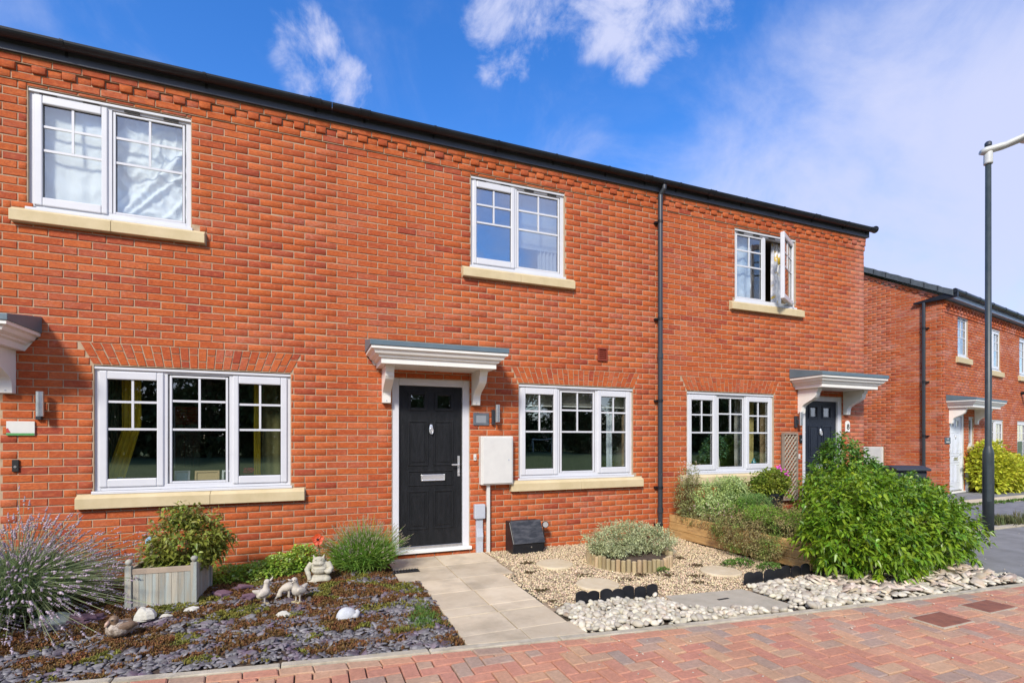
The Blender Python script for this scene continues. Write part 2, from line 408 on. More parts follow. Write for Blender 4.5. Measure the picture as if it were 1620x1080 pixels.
def paver_material():
    m = PAVER; N, L = m.node_tree.nodes, m.node_tree.links; b = N['Principled BSDF']
    src = b.inputs['Base Color'].links[0].from_socket
    oi = N.new('ShaderNodeObjectInfo'); g = N.new('ShaderNodeNewGeometry')
    ad = N.new('ShaderNodeMath'); ad.operation = 'ADD'; L.new(oi.outputs['Random'], ad.inputs[0]); L.new(g.outputs['Random Per Island'], ad.inputs[1])
    mu = N.new('ShaderNodeMath'); mu.operation = 'MULTIPLY'; L.new(ad.outputs[0], mu.inputs[0]); mu.inputs[1].default_value = 5.37
    fr = N.new('ShaderNodeMath'); fr.operation = 'FRACT'; L.new(mu.outputs[0], fr.inputs[0])
    cr = N.new('ShaderNodeValToRGB'); cr.color_ramp.interpolation = 'LINEAR'; L.new(fr.outputs[0], cr.inputs[0])
    e = cr.color_ramp.elements; e[0].position = .0; e[0].color = (.50, .23, .155, 1); e[1].position = 1; e[1].color = (.36, .28, .22, 1)
    for p, c in ((.35, (.54, .25, .155)), (.62, (.57, .35, .20)), (.84, (.43, .30, .21))):
        q = e.new(p); q.color = (*c, 1)
    x = N.new('ShaderNodeMixRGB'); x.inputs[0].default_value = .86; L.new(src, x.inputs[1]); L.new(cr.outputs[0], x.inputs[2])
    def nz(sc, a, c, lo, hi):
        n = N.new('ShaderNodeTexNoise'); n.inputs['Scale'].default_value = sc; n.inputs['Detail'].default_value = 8; n.inputs['Roughness'].default_value = .7
        L.new(g.outputs['Position'], n.inputs['Vector']); r = N.new('ShaderNodeMapRange'); L.new(n.outputs['Fac'], r.inputs[0])
        for i, q in enumerate((a, c, lo, hi)): r.inputs[i+1].default_value = q
        return r.outputs[0]
    v1, v2 = nz(1.7, .35, .65, .86, 1.10), nz(38, .3, .7, .80, 1.18)
    mm = N.new('ShaderNodeMath'); mm.operation = 'MULTIPLY'; L.new(v1, mm.inputs[0]); L.new(v2, mm.inputs[1])
    h = N.new('ShaderNodeHueSaturation'); L.new(x.outputs[0], h.inputs['Color']); L.new(mm.outputs[0], h.inputs['Value'])
    L.new(h.outputs[0], b.inputs['Base Color'])
paver_material()

# ------------------------------------------------------------------ bricks
def brick_verts(x0, x1, z0, z1, yf=0.0, yb=0.02, b=0.004):
    return [(x0,yb,z0),(x1,yb,z0),(x1,yb,z1),(x0,yb,z1),
            (x0,yf+b,z0),(x1,yf+b,z0),(x1,yf+b,z1),(x0,yf+b,z1),
            (x0+b,yf,z0+b),(x1-b,yf,z0+b),(x1-b,yf,z1-b),(x0+b,yf,z1-b)]
BF = [(8,9,10,11),(4,5,9,8),(5,6,10,9),(6,7,11,10),(7,4,8,11),(0,1,5,4),(1,2,6,5),(2,3,7,6),(3,0,4,7)]
_bm = {}
def brick_mesh(w_, h_, d_):
    k = (round(w_, 3), round(h_, 3), round(d_, 3))
    if k not in _bm:
        _bm[k] = mesh_np('brick', brick_verts(-k[0]/2, k[0]/2, -k[1]/2, k[1]/2, -k[2], .02), BF)
        _bm[k].materials.append(BRICK)
    return _bm[k]
def lay(wall, bricks, nmax=300):
    """bricks: (x0, x1, z0, z1, proud) -> the largest in view as children, the rest one joined part"""
    sc = []
    for i, b in enumerate(bricks):
        p = TT[0] @ Vector(((b[0]+b[1])/2, 0, (b[2]+b[3])/2)); q = proj(p)
        a = 0
        if q and 0 < q[0] < 1620 and 0 < q[1] < 1075:
            l = proj(TT[0] @ Vector((b[0], 0, b[2]))); r_ = proj(TT[0] @ Vector((b[1], 0, b[3])))
            if l and r_: a = abs((r_[0]-l[0])*(r_[1]-l[1])) if 0 else abs(r_[0]-l[0])*(b[3]-b[2])*FPX/q[2]
        sc.append((a, i))
    sc.sort(reverse=True)
    single = {i for a, i in sc[:nmax] if a > 0}
    V, F = [], []
    for i, b in enumerate(bricks):
        x0, x1, z0, z1, pr = b
        jy = rng.normal(0, .0012); jz = rng.normal(0, .0012); ry = rng.normal(0, .004)
        if i in single:
            me = brick_mesh(round(x1-x0, 3), round(z1-z0, 3), pr)
            mw = TT[0] @ Matrix.Translation(((x0+x1)/2, jy, (z0+z1)/2+jz)) @ Matrix.Rotation(ry, 4, 'Y')
            o = bpy.data.objects.new('brick', me); _place(o, mw, wall)
        else:
            n = len(V); c = (x0+x1)/2; zz = (z0+z1)/2
            for v in brick_verts(x0, x1, z0, z1, -pr, .02):
                V.append((v[0] + (v[2]-zz)*ry, v[1]+jy, v[2]+jz - (v[0]-c)*ry))
            F += [tuple(a+n for a in f) for f in BF]
    if V: obj('brickwork', mesh_np('brickwork', V, np.array(F)), BRICK, wall, kind='stuff')
DZ = [0.0]
def courses(u0, u1, k0, k1, cuts, anchor=0.0, top=None, sel=None, trap=()):
    out = []
    for k in range(k0, k1):
        z0, z1 = k*.075+.005+DZ[0], k*.075+.070+DZ[0]
        if top is not None and False: pass
        off = anchor + (.1125 if k % 2 else 0.0)
        holes = []; extra = []
        for a, b, c, d in cuts:
            if min(d, z1) - max(c, z0) > .004:
                holes.append((a, b))
                if c - z0 > .018: extra.append((a, b, z0, c-.005))
                if z1 - d > .018: extra.append((a, b, d+.005, z1))
        for (a, b, c, d, sp) in trap:                      # splayed arch
            if min(d, z1) - max(c, z0) > .022:
                t = min(1, max(0, ((z0+z1)/2 - c)/(d-c))); holes.append((a - sp*t, b + sp*t))
        i0 = math.floor((u0-off)/.225) - 1
        while off + i0*.225 < u1:
            a = off + i0*.225 + .005; b = a + .215; i0 += 1
            cen = (a+b)/2
            if sel and not (sel[0] <= cen < sel[1]): continue
            segs = [(max(a, u0), min(b, u1))]
            for xa, xb, za, zb in extra:
                e0_, e1_ = max(segs[0][0], xa), min(segs[0][1], xb)
                if e1_ - e0_ > .02 and not any(h[0] < (e0_+e1_)/2 < h[1] and h[2] < (za+zb)/2 < h[3] for h in cuts): out.append((e0_, e1_, za, zb, 0.0))
            for h in holes:
                ns = []
                for s0, s1 in segs:
                    if h[1] <= s0 or h[0] >= s1: ns.append((s0, s1)); continue
                    if h[0] - s0 > .02: ns.append((s0, h[0]-.004))
                    if s1 - h[1] > .02: ns.append((h[1]+.004, s1))
                segs = ns
            for s0, s1 in segs:
                if s1 - s0 < .02: continue
                if top is not None:
                    zt = min(top(s0), top(s1))
                    if z0 > zt - .02: continue
                    out.append((s0, s1, z0, min(z1, zt), 0.0))
                else: out.append((s0, s1, z0, z1, 0.0))
    return out
def core(mb, x0, x1, z0, z1, holes, y0=.007, y1=.28):
    xs = sorted({x0, x1, *[min(max(v, x0), x1) for h in holes for v in h[:2]]})
    zs = sorted({z0, z1, *[v for h in holes for v in h[2:4]]})
    for j in range(len(zs)-1):
        run = None
        for i in range(len(xs)-1):
            cx_, cz_ = (xs[i]+xs[i+1])/2, (zs[j]+zs[j+1])/2
            inside = any(h[0] < cx_ < h[1] and h[2] < cz_ < h[3] for h in holes)
            if not inside: run = [xs[i], xs[i+1]] if run is None else [run[0], xs[i+1]]
            if (inside or i == len(xs)-2) and run:
                mb.box(run[0], run[1], y0, y1, zs[j], zs[j+1]); run = None
def arch(x0, x1, z0, parent, h=.214, sp=.10, rise=.0):
    """flat gauged arch of raked bricks"""
    mid, hw = (x0+x1)/2, (x1-x0)/2
    n = round((x1-x0)/.0745); meshes = []
    a_mb = MB(); xs = lambda u, t: mid + (u-mid)*(1 + sp/hw*t)
    cells = []
    for i in range(n):
        a, b = x0 + (x1-x0)*i/n, x0 + (x1-x0)*(i+1)/n
        if i % 2: cells += [(a, b, 0, .66), (a, b, .66, 1)]
        else: cells += [(a, b, 0, .34), (a, b, .34, 1)]
    g = .006
    for a, b, t0, t1 in cells:
        q = [(xs(a, t0)+g, z0+t0*h+g), (xs(b, t0)-g, z0+t0*h+g), (xs(b, t1)-g, z0+t1*h-g), (xs(a, t1)+g, z0+t1*h-g)]
        m_ = MB(); m_.plate(q, .0 + rng.normal(0, .001), .02)
        obj('brick', m_, BRICK, parent)
# ------------------------------------------------------------------ windows, sills, doors, canopies
def window(parent, x0, x1, z0, z1, lights, ypos=.035, glass=None, bars=True, fr=(.225, .5), open_last=None, onebar=True, label=None):
    """lights: list of (pane x0, pane x1, is_sash)"""
    glass = glass or GLASS
    f = MB(); W_ = x1 - x0
    yf, yb = ypos, ypos + .07
    t = .052
    # outer frame and mullions
    f.box(x0, x0+t, yf, yb, z0, z1); f.box(x1-t, x1, yf, yb, z0, z1)
    f.box(x0+t, x1-t, yf, yb, z1-t, z1); f.box(x0+t, x1-t, yf, yb, z0, z0+t)
    for i in range(len(lights)-1):
        m_ = (x0 + (lights[i][1]) + x0 + lights[i+1][0])/2
        f.box(m_-.028, m_+.028, yf, yb, z0+t, z1-t)
    win = obj('window', f, UPVC, parent, bevel=.004, label=label)
    # projecting cill and head strip
    c = MB(); c.box(x0-.012, x1+.012, ypos-.045, ypos, z0-.03, z0-.001)
    obj('cill', c, UPVC, win, bevel=.004)
    h = MB(); h.box(x0-.004, x1+.004, ypos-.022, ypos-.001, z1-.03, z1-.006)
    obj('head_trim', h, UPVC, win, bevel=.003)
    if z0 > 3:
        v = MB()
        for k in range(len(lights)*2):
            a = x0 + W_*(k+.25)/(len(lights)*2); v.box(a, a+.13, ypos-.012, ypos-.001, z1-.05, z1-.034)
        obj('trickle_vent', v, RUBBER, win)
    edges = [x0+t] + [ (x0+lights[i][1] + x0+lights[i+1][0])/2 for i in range(len(lights)-1)] + [x1-t]
    for i, (a, b, sash) in enumerate(lights):
        l, r = edges[i] + (.006 if i else -.012), edges[i+1] - (.006 if i < len(lights)-1 else -.012)
        pa, pb = x0+a, x0+b
        is_open = open_last and i == len(lights)-1
        zb, zt = (z0+.115, z1-.125) if sash else (z0+.075, z1-.085)
        old = TT[0]
        if is_open: TT[0] = old @ Matrix.Translation((r, ypos-.01, 0)) @ Matrix.Rotation(R(open_last), 4, 'Z') @ Matrix.Translation((-r, -(ypos-.01), 0))
        if sash:
            s = MB(); sz0, sz1 = z0+.035, z1-.045
            s.box(l, pa, yf-.016, yf+.045, sz0, sz1); s.box(pb, r, yf-.016, yf+.045, sz0, sz1)
            s.box(pa, pb, yf-.016, yf+.045, zt, sz1); s.box(pa, pb, yf-.016, yf+.045, sz0, zb)
            obj('sash', s, UPVC, win, bevel=.009)
            yg = yf + .012
        else:
            s = MB(); s.frame(pa-.022, pb+.022, zb-.022, zt+.022, .022, yf+.004, yf+.05)
            obj('glazing_bead', s, UPVC, win, bevel=.005); yg = yf + .022
        g = MB(); g.frame(pa-.001, pb+.001, zb-.001, zt+.001, .006, yg-.004, yg+.012); obj('gasket', g, RUBBER, win)
        p = MB(); p.box(pa+.001, pb-.001, yg, yg+.006, zb+.001, zt-.001); obj('pane', p, glass, win)
        if bars:
            hh = zt - zb
            for fz in fr:
                q = MB(); zz = zt - hh*fz; q.box(pa+.003, pb-.003, yg-.010, yg-.001, zz-.011, zz+.011); obj('glazing_bar', q, UPVC, win)
            if onebar:
                q = MB(); q.box((pa+pb)/2-.010, (pa+pb)/2+.010, yg-.0115, yg-.0025, zt-hh*fr[-1]+.011, zt-.003); obj('glazing_bar', q, UPVC, win)
        if is_open:
            q = MB(); q.tube([(pa-.03, yf+.045, (z0+z1)/2), (pa-.03, yf+.075, (z0+z1)/2), (pa-.03, yf+.085, (z0+z1)/2-.10)], .010); obj('handle', q, WHITEPL, win)
            TT[0] = old
            q = MB(); q.tube([(r-.02, yf, z0+.05), (r-.12, yf-.16, z0+.05)], .007, 5); q.tube([(r-.16, yf+.01, z0+.05), (r-.08, yf-.12, z0+.05)], .007, 5)
            obj('hinge_stay', q, STEEL, win)
        TT[0] = old
    return win
def sill(parent, x0, x1, z0, split=None, h=.135, pj=.06):
    pieces = [x0, x1] if not split else [x0, split, x1]
    for a, b in zip(pieces[:-1], pieces[1:]):
        m_ = MB(); m_.side([(-pj, z0), (.05, z0), (.05, z0+h+.006), (.0, z0+h), (-pj+.012, z0+h-.026), (-pj, z0+h-.034)], a+.0015, b-.0015)
        obj('sill_stone', m_, STONE, parent, bevel=.004)
GW = [(.105, .517, True), (.645, 1.130, False), (1.252, 1.662, True)]
UW = [(.085, .554, True), (.666, 1.238, False)]

def door(parent, x0, x1, leafmat, z0=.05, z1=2.147, kind='black', label=None):
    t = .085
    d = MB(); d.box(x0, x0+t, .015, .10, z0+.04, z1); d.box(x1-t, x1, .015, .10, z0+.04, z1); d.box(x0+t, x1-t, .015, .10, z1-t, z1)
    fr_ = obj('door_frame', d, UPVC, parent, bevel=.006)
    s = MB(); s.box(x0-.02, x1+.02, -.035, .10, z0, z0+.04); obj('door_sill', s, UPVC2, parent, bevel=.004)
    s = MB(); s.box(x0+t, x1-t, .02, .09, z0+.041, z0+.075); obj('threshold', s, STEEL, parent, bevel=.003)
    a, b = x0+t+.003, x1-t-.003; zb, zt = z0+.078, z1-t-.004
    yl = .05
    lf = MB(); W_ = b-a; H_ = zt-zb; X = lambda u: a+W_*u; Z = lambda v: zb+H_*v
    # slab with real openings for the two small lights
    ps = [(X(.185), X(.395), Z(.865), Z(.945)), (X(.605), X(.815), Z(.865), Z(.945))]
    core(lf, a, b, zb, zt, ps, yl, yl+.044)
    leaf = obj('door_leaf', lf, leafmat, parent, label=label)
    for p0, p1, q0, q1 in ps:
        m_ = MB(); m_.frame(p0-.035, p1+.035, q0-.035, q1+.035, .03, yl-.009, yl-.0005); m_.frame(p0-.006, p1+.006, q0-.006, q1+.006, .008, yl-.004, yl+.02)
        obj('light_moulding', m_, leafmat, leaf, bevel=.004)
        m_ = MB(); m_.box(p0+.003, p1-.003, yl+.012, yl+.018, q0+.003, q1-.003); obj('pane', m_, GLASS, leaf)
    def panel(u0, u1, v0, v1):
        m_ = MB(); m_.frame(X(u0), X(u1), Z(v0), Z(v1), .020, yl-.008, yl-.0005)
        obj('panel_moulding', m_, leafmat, leaf, bevel=.006)
        m_ = MB(); i = .045; m_.box(X(u0)+i, X(u1)-i, yl-.007, yl-.0005, Z(v0)+i, Z(v1)-i)
        obj('panel', m_, leafmat, leaf, bevel=.006)
    for u0, u1 in ((.14, .455), (.545, .86)):
        panel(u0, u1, .50, .785); panel(u0, u1, .10, .345)
    m_ = MB(); m_.frame(X(.14), X(.86), Z(.375), Z(.47), .014, yl-.008, yl-.0005); obj('panel_moulding', m_, leafmat, leaf, bevel=.005)
    metal = CHROME
    m_ = MB(); m_.frame(X(.34), X(.72), Z(.405), Z(.445), .012, yl-.018, yl-.001); m_.box(X(.34)+.0125, X(.72)-.0125, yl-.012, yl-.001, Z(.405)+.0125, Z(.445)-.0125)
    obj('letter_plate', m_, metal, leaf, bevel=.004)
    m_ = MB(); m_.lathe((0, 0, 0), [(.020, -.045), (.024, -.02), (.02, .02), (.012, .05)], 10)
    m_.v = [(X(.5)+v[0], yl-.012+v[1]*.3, Z(.735)+v[2]) for v in m_.v]
    m_.tube([(X(.5)+.022*math.cos(q), yl-.024, Z(.72)+.034*math.sin(q)) for q in np.linspace(R(80), R(-260), 12)], .006, 6)
    obj('knocker', m_, CHROME, leaf)
    m_ = MB(); m_.box(X(.945)-.014, X(.945)+.014, yl-.012, yl-.001, Z(.43), Z(.56)); m_.tube([(X(.945), yl-.01, Z(.505)), (X(.945), yl-.05, Z(.505)), (X(.945)-.10, yl-.055, Z(.505))], .009, 8)
    m_.tube([(X(.945), yl-.01, Z(.455)), (X(.945), yl-.022, Z(.455))], .010, 8)
    obj('handle', m_, metal, leaf)
    return fr_
def canopy(parent, cx_, zt=2.57, hw=.785, P=.585, drop=1.0, label=None):
    """flat sheet roof on a moulded cornice with two brackets"""
    zf = zt - .10; z_s = zt - .33
    prof = [(0, zf-.055), (0, zf-.085), (.03, zf-.10), (.045, zf-.13), (.085, zf-.15), (.085, zf-.163), (.105, zf-.172), (.115, zf-.175), (.115, z_s)]
    m_ = MB(); rows = []
    for ins, z in prof:
        x0_, x1_, y_ = cx_-hw+.012+ins, cx_+hw-.012-ins, -P+.012+ins*.8
        rows.append([(x0_, .0, z), (x0_, y_, z), (x1_, y_, z), (x1_, .0, z)])
    V = [p for r_ in rows for p in r_]; F = []
    for i in range(len(rows)-1):
        for k in range(3): F.append((i*4+k+4, i*4+k+5, i*4+k+1, i*4+k) if False else (i*4+k, (i+1)*4+k, (i+1)*4+k+1, i*4+k+1))
    n = (len(rows)-1)*4
    F.append((n, n+3, n+2, n+1))
    F.append((0, 1, 2, 3)); F.append(tuple(i*4 for i in range(len(rows)))[::-1]); F.append(tuple(i*4+3 for i in range(len(rows))))
    m_.add(V, F)
    can = obj('canopy', m_, UPVC2, parent, label=label)
    r_ = MB()
    a, b = cx_-hw, cx_+hw
    zb = zf-.054
    r_.add([(a,0,zb),(a,-P,zb),(b,-P,zb),(b,0,zb),(a,0,zt),(a,-P,zf),(b,-P,zf),(b,0,zt)], [(0,3,2,1),(4,5,6,7),(0,1,5,4),(1,2,6,5),(2,3,7,6),(3,0,4,7)])
    obj('canopy_roof', r_, LEAD, can, bevel=.004)
    for bx in (cx_-hw+.19, cx_+hw-.285):
        q = MB(); pts = [(0, z_s), (-.36, z_s), (-.36, z_s-.035), (-.345, z_s-.06)]
        for k in range(9):
            t = k/8; pts.append((-.335 + .26*t + .035*math.sin(t*math.pi*2)*-1, z_s-.07 - .24*t**.8))
        pts += [(-.065, z_s-.40), (0, z_s-.40)]
        n = len(pts)
        V = [(bx, y, z) for y, z in pts] + [(bx+.095, y, z) for y, z in pts]
        F = [tuple(range(n)), tuple(range(2*n-1, n-1, -1))] + [(i, i+n, (i+1) % n + n, (i+1) % n) for i in range(n)]
        q.add(V, F); obj('bracket', q, UPVC2, can, bevel=.003)
        q = MB(); q.tube([(bx+.0475, -.066, z_s-.375), (bx+.0475, -.070, z_s-.375)], .008, 8); obj('screw_cap', q, GREYPL, can)
    return can
def wall_light(x, z0, z1, label, group, y=-.085):
    e = empty('wall_light', (x, 0, (z0+z1)/2), label, 'wall light', group)
    m_ = MB(); m_.lathe((x, y, 0), [(.022, z0), (.030, z0), (.030, z1), (.024, z1)], 16); obj('lamp_body', m_, STEEL, e, smooth=False)
    m_ = MB(); m_.box(x-.055, x-.012, -.035, -.001, z0-.03, z0+.16); m_.box(x-.03, x-.006, y+.02, -.035, z0+.02, z0+.10); obj('bracket', m_, GREYPIPE, e, bevel=.004)
    return e

# ------------------------------------------------------------------ the terrace
G_TRIM = .91
XL, XR = -4.27, 9.143
bounds = [(XL, .2), (.2, 4.672), (4.672, XR)]
labels = ['red brick terraced house at the left end with yellow curtains and white sheets upstairs',
          'red brick terraced house in the middle with the black front door and letter plate',
          'red brick terraced house at the right end of the row with an open upstairs window']
gwin = [-1.989, 2.488, 5.211]; uwin = [-2.490, 1.837, 6.145]; dx = [(-3.64, -2.685), (.869, 1.824), (7.62, 8.575)]
allcuts, traps = [], []
for i in range(3):
    g0, u0_, d = gwin[i], uwin[i], dx[i]
    allcuts += [(g0, g0+1.765, .88, 2.135), (g0-.128, g0+1.765+.128+.02, .745, .885), (u0_, u0_+1.323, 3.57, 4.725), (u0_-.115, u0_+1.323+.135, 3.435, 3.575), (d[0], d[1], .045, 2.147)]
    traps.append((g0-.01, g0+1.775, 2.145, 2.362, .105))
houses = []; walls = []
DZ[0] = -.04; ZE = 64*.075-.04
for i, (a, b) in enumerate(bounds):
    h = empty('terraced_house', (a, 0, 0), labels[i], 'house', 'houses of the terraced row'); houses.append(h)
    g0, u0_, d = gwin[i], uwin[i], dx[i]
    m_ = MB()
    core(m_, a, b, -.1, 5.0, [(g0+.005, g0+1.76, .8, 2.14), (u0_+.005, u0_+1.318, 3.5, 4.725), (d[0]+.005, d[1]-.005, .02, 2.142)])
    wall = obj('wall', m_, MORTAR, h); walls.append(wall)
    br = courses(XL, XR, 0, 64, allcuts, anchor=.03, sel=(a if i else -99, b if i < 2 else 99), trap=traps)
    # eaves: projecting stretcher course, dentil headers, then a plain course
    k = 63; u = XL
    off = .10
    n0 = math.floor((XL-off)/.225)
    for q in range(n0, int((XR-off)/.225)+2):
        s0 = max(off+q*.225+.005, XL); s1 = min(off+q*.225+.22, XR)
        if s1-s0 > .03 and a <= (s0+s1)/2 < b: br.append((s0, s1, ZE+.005, ZE+.07, .016))
    for q in range(n0*2, int((XR-off)/.1125)+2):
        s0 = max(off+q*.1125+.045, XL); s1 = min(off+q*.1125+.1475, XR)
        if s1-s0 > .03 and a <= (s0+s1)/2 < b: br.append((s0, s1, ZE+.080, ZE+.145, .034 if q % 2 else .012))
    for q in range(n0, int((XR-off)/.225)+2):
        s0 = max(off+q*.225+.09, XL); s1 = min(off+q*.225+.305, XR)
        if s1-s0 > .03 and a <= (s0+s1)/2 < b: br.append((s0, s1, ZE+.155, ZE+.215, .034))
    lay(wall, br)
    m_ = MB(); m_.box(a, b, -.008, .006, ZE-.002, ZE+.076); m_.box(a, b, -.005, .006, ZE+.0765, ZE+.15); m_.box(a, b, -.026, .006, ZE+.1505, ZE+.23); obj('corbel_bedding', m_, MORTAR, wall)
    lintel = MB(); lintel.box(g0+.01, g0+1.755, .008, .0275, 2.142, 2.147); lt = obj('lintel', lintel, MORTAR, h)
    arch(g0-.004, g0+1.769, 2.147, lt)
    gl = {0: GLASS, 1: GLASS, 2: GLASS}[i]
    window(h, g0, g0+1.765, .91, 2.135, GW, glass=gl)
    ul = UW if i < 2 else [(.085, .598, False), (.700, 1.245, True)]
    if i == 0: ul = [(.105, .560, True), (.672, 1.238, False)]
    window(h, u0_, u0_+1.323, 3.595, 4.722, ul, glass=GLASSUP if i == 1 else GLASS, fr=(.235, .49), open_last=28 if i == 2 else None)
    sill(h, g0-.125, g0+1.765+.14, .745, split=g0+.90+(.1 if i == 0 else 0)); sill(h, u0_-.11, u0_+1.323+.13, 3.437, split=u0_+.66)
    door(h, d[0], d[1], DOORB if i < 2 else DOORN)
    canopy(h, (d[0]+d[1])/2, zt=2.57)
    # rooms behind the windows
    r_ = MB()
    y0, y1 = .281, 4.4
    back = MB()
    def roombox(x0, x1, z0, z1, hole=None):
        mm = MB()
        mm.add([(x0,y0,z0),(x1,y0,z0),(x1,y1,z0),(x0,y1,z0)], [(0,1,2,3)])
        mm.add([(x0,y0,z1),(x1,y0,z1),(x1,y1,z1),(x0,y1,z1)], [(3,2,1,0)])
        mm.add([(x0,y0,z0),(x0,y1,z0),(x0,y1,z1),(x0,y0,z1)], [(0,1,2,3)])
        mm.add([(x1,y0,z0),(x1,y1,z0),(x1,y1,z1),(x1,y0,z1)], [(3,2,1,0)])
        core(mm, x0, x1, z0, z1, [hole] if hole else [], y1, y1+.1)
        return mm
    rx0, rx1 = (a+.15, b-.12) if i else (a+.15, b-.1)
    obj('room', roombox(rx0, rx1, .05, 2.45, hole=(-2.28, -1.88, .9, 2.0) if i == 0 else None), ROOM, h)
    obj('room', roombox(rx0, rx1, 2.75, 5.0), ROOML if i == 1 else ROOM, h)
    # roof: boarding, tiles in courses
    ridge_y, slope = 4.4, math.tan(R(28))
    e0, ridge_z = -.07, 5.08 + (4.4+.07)*math.tan(R(28))
    m_ = MB()
    m_.add([(a, e0, 5.05), (b, e0, 5.05), (b, ridge_y, ridge_z-.03), (a, ridge_y, ridge_z-.03), (a, 8.8, 5.05), (b, 8.8, 5.05)], [(0,1,2,3), (3,2,5,4)])
    rf = obj('roof', m_, TILE, h)
    tl = MB(); nrow = 14; dy = (ridge_y-e0)/nrow
    for r0 in range(nrow):
        ya, yb = e0 + r0*dy, e0 + (r0+1)*dy + .04
        za, zb = 5.08 + (ya-e0)*slope + .02, 5.08 + (yb-e0)*slope
        x = a + (.15 if r0 % 2 else 0) - .3
        while x < b:
            s0, s1 = max(x, a)+.002, min(x+.3, b)-.002; x += .3
            if s1-s0 < .03: continue
            tl.add([(s0,ya,za-.012),(s1,ya,za-.012),(s1,yb,zb-.012),(s0,yb,zb-.012),(s0,ya,za+.004),(s1,ya,za+.004),(s1,yb,zb+.002),(s0,yb,zb+.002)],
                   [(0,3,2,1),(4,5,6,7),(0,1,5,4),(1,2,6,5),(2,3,7,6),(3,0,4,7)])
    obj('roof_tiles', tl, TILE, rf, kind='stuff')
    m_ = MB(); m_.box(a, b, -.062, -.047, 4.982, 5.135); m_.box(a, b, -.0465, .0, 4.988, 5.0)
    if i == 2: m_.box(b-.02, b+.05, -.061, .1, 4.99, 5.13)
    obj('fascia', m_, FASCIA, h, bevel=.003)
    # half-round gutter
    g_b = b + (.10 if i == 2 else -.003)
    gm = MB(); V = []; F = []; n = 10
    for xx in (a, g_b):
        for k in range(n+1):
            t = math.pi + math.pi*k/n; V.append((xx, -.122+.058*math.cos(t), 5.118+.058*math.sin(t)))
        for k in range(n, -1, -1):
            t = math.pi + math.pi*k/n; V.append((xx, -.122+.054*math.cos(t), 5.118+.054*math.sin(t)))
    m2 = 2*(n+1)
    F = [(k, (k+1) % m2, m2+(k+1) % m2, m2+k) for k in range(m2)] + [tuple(range(m2-1, -1, -1)), tuple(range(m2, 2*m2))]
    gm.add(V, F); gut = obj('gutter', gm, BLACKP, h)
    us = {0: [-2.17, -1.02, .03], 1: [.55, 1.35, 2.15, 2.95, 3.75, 4.4], 2: [4.95, 5.55, 6.2, 7.0, 7.75, 8.5, 9.1]}[i]
    for q, xx in enumerate(us):
        gm = MB(); wd = .11 if (i, q) in ((0, 2), (1, 0), (1, 5), (2, 1), (2, 4)) else .028
        def half(xa, xb, r_):
            n_ = 12; V_ = [(q3, -.122+r4*math.cos(math.pi+math.pi*k3/n_), 5.120+r4*math.sin(math.pi+math.pi*k3/n_)) for q3 in (xa, xb) for r4, ks in ((r_, range(n_+1)), (.0585, range(n_, -1, -1))) for k3 in ks]
            m3 = 2*(n_+1); gm.add(V_, [(k3, (k3+1) % m3, m3+(k3+1) % m3, m3+k3) for k3 in range(m3)] + [tuple(range(m3-1, -1, -1)), tuple(range(m3, 2*m3))])
        half(xx-wd/2, xx+wd/2, .0635)
        if wd > .05: half(xx-wd/2-.004, xx-wd/2+.010, .068); half(xx+wd/2-.010, xx+wd/2+.004, .068)
        gm.box(xx-.012, xx+.012, -.066, -.0625, 5.03, 5.12)
        obj('gutter_joint', gm, BLACKP, gut)
    if i == 2:
        gm = MB(); gm.tube([(b+.097, -.122, 5.116), (b+.112, -.122, 5.116)], .061, 16); obj('gutter_end', gm, BLACKP, gut)
        # gable end of the row
        gmb = MB(); gmb.add([(b-.001, 0.281, -.1), (b-.001, 8.5, -.1), (b-.001, 8.5, 5.1), (b-.001, 4.4, 7.4), (b-.001, .281, 5.15)], [(0,1,2,3,4)])
        gmb.box(b-.28, b-.004, .281, 8.5, -.1, 5.0)
        obj('gable_wall', gmb, MORTAR, h)
        old = TT[0]; TT[0] = Matrix.Translation((b, 0, 0)) @ Matrix.Rotation(R(90), 4, 'Z')
        bb = courses(0.02, 8.5, 0, 98, [], anchor=.05, top=lambda u_: 5.05 + min(u_, 8.5-u_)*.53)
        wg = obj('gable_backing', MB().box(.285, 8.5, .0075, .02, -.1, 4.99), MORTAR, h)
        lay(wg, bb, 0); TT[0] = old
    if i == 0:
        gmb = MB(); gmb.box(a, a+.2, .29, 8.5, -.1, 5.05); obj('gable_wall', gmb, MORTAR, h)
# downpipe at the boundary between the middle and the right house
m_ = MB(); px_ = 4.665
m_.tube([(px_+.03, -.122, 5.06), (px_+.03, -.122, 5.01), (px_, -.075, 4.93), (px_, -.075, .03)], .034, 14)
dp = obj('downpipe', m_, GREYPIPE, houses[1], smooth=False)
for z in (4.55, 3.15, 1.97, .72, .18):
    q = MB(); q.tube([(px_, -.075, z-.02), (px_, -.075, z+.02)], .040, 14); q.box(px_-.06, px_+.06, -.045, -.001, z-.014, z+.014); obj('pipe_clip', q, BLACKP, dp)
for z in (2.62, .40):
    q = MB(); q.tube([(px_, -.075, z-.04), (px_, -.075, z+.03)], .042, 14); obj('pipe_joint', q, GREYPIPE, dp)
# terracotta vent
m_ = MB(); m_.frame(3.665, 3.815, 2.50, 2.68, .018, -.022, .006)
for k in range(6): m_.add([(3.683, -.018, 2.525+k*.026), (3.797, -.018, 2.525+k*.026), (3.797, -.004, 2.543+k*.026), (3.683, -.004, 2.543+k*.026)], [(0,1,2,3)])
m_.box(3.683, 3.797, -.002, .006, 2.518, 2.662)
obj('air_vent', m_, M('terracotta_plastic', (.22, .035, .015), rough=.6), houses[1])

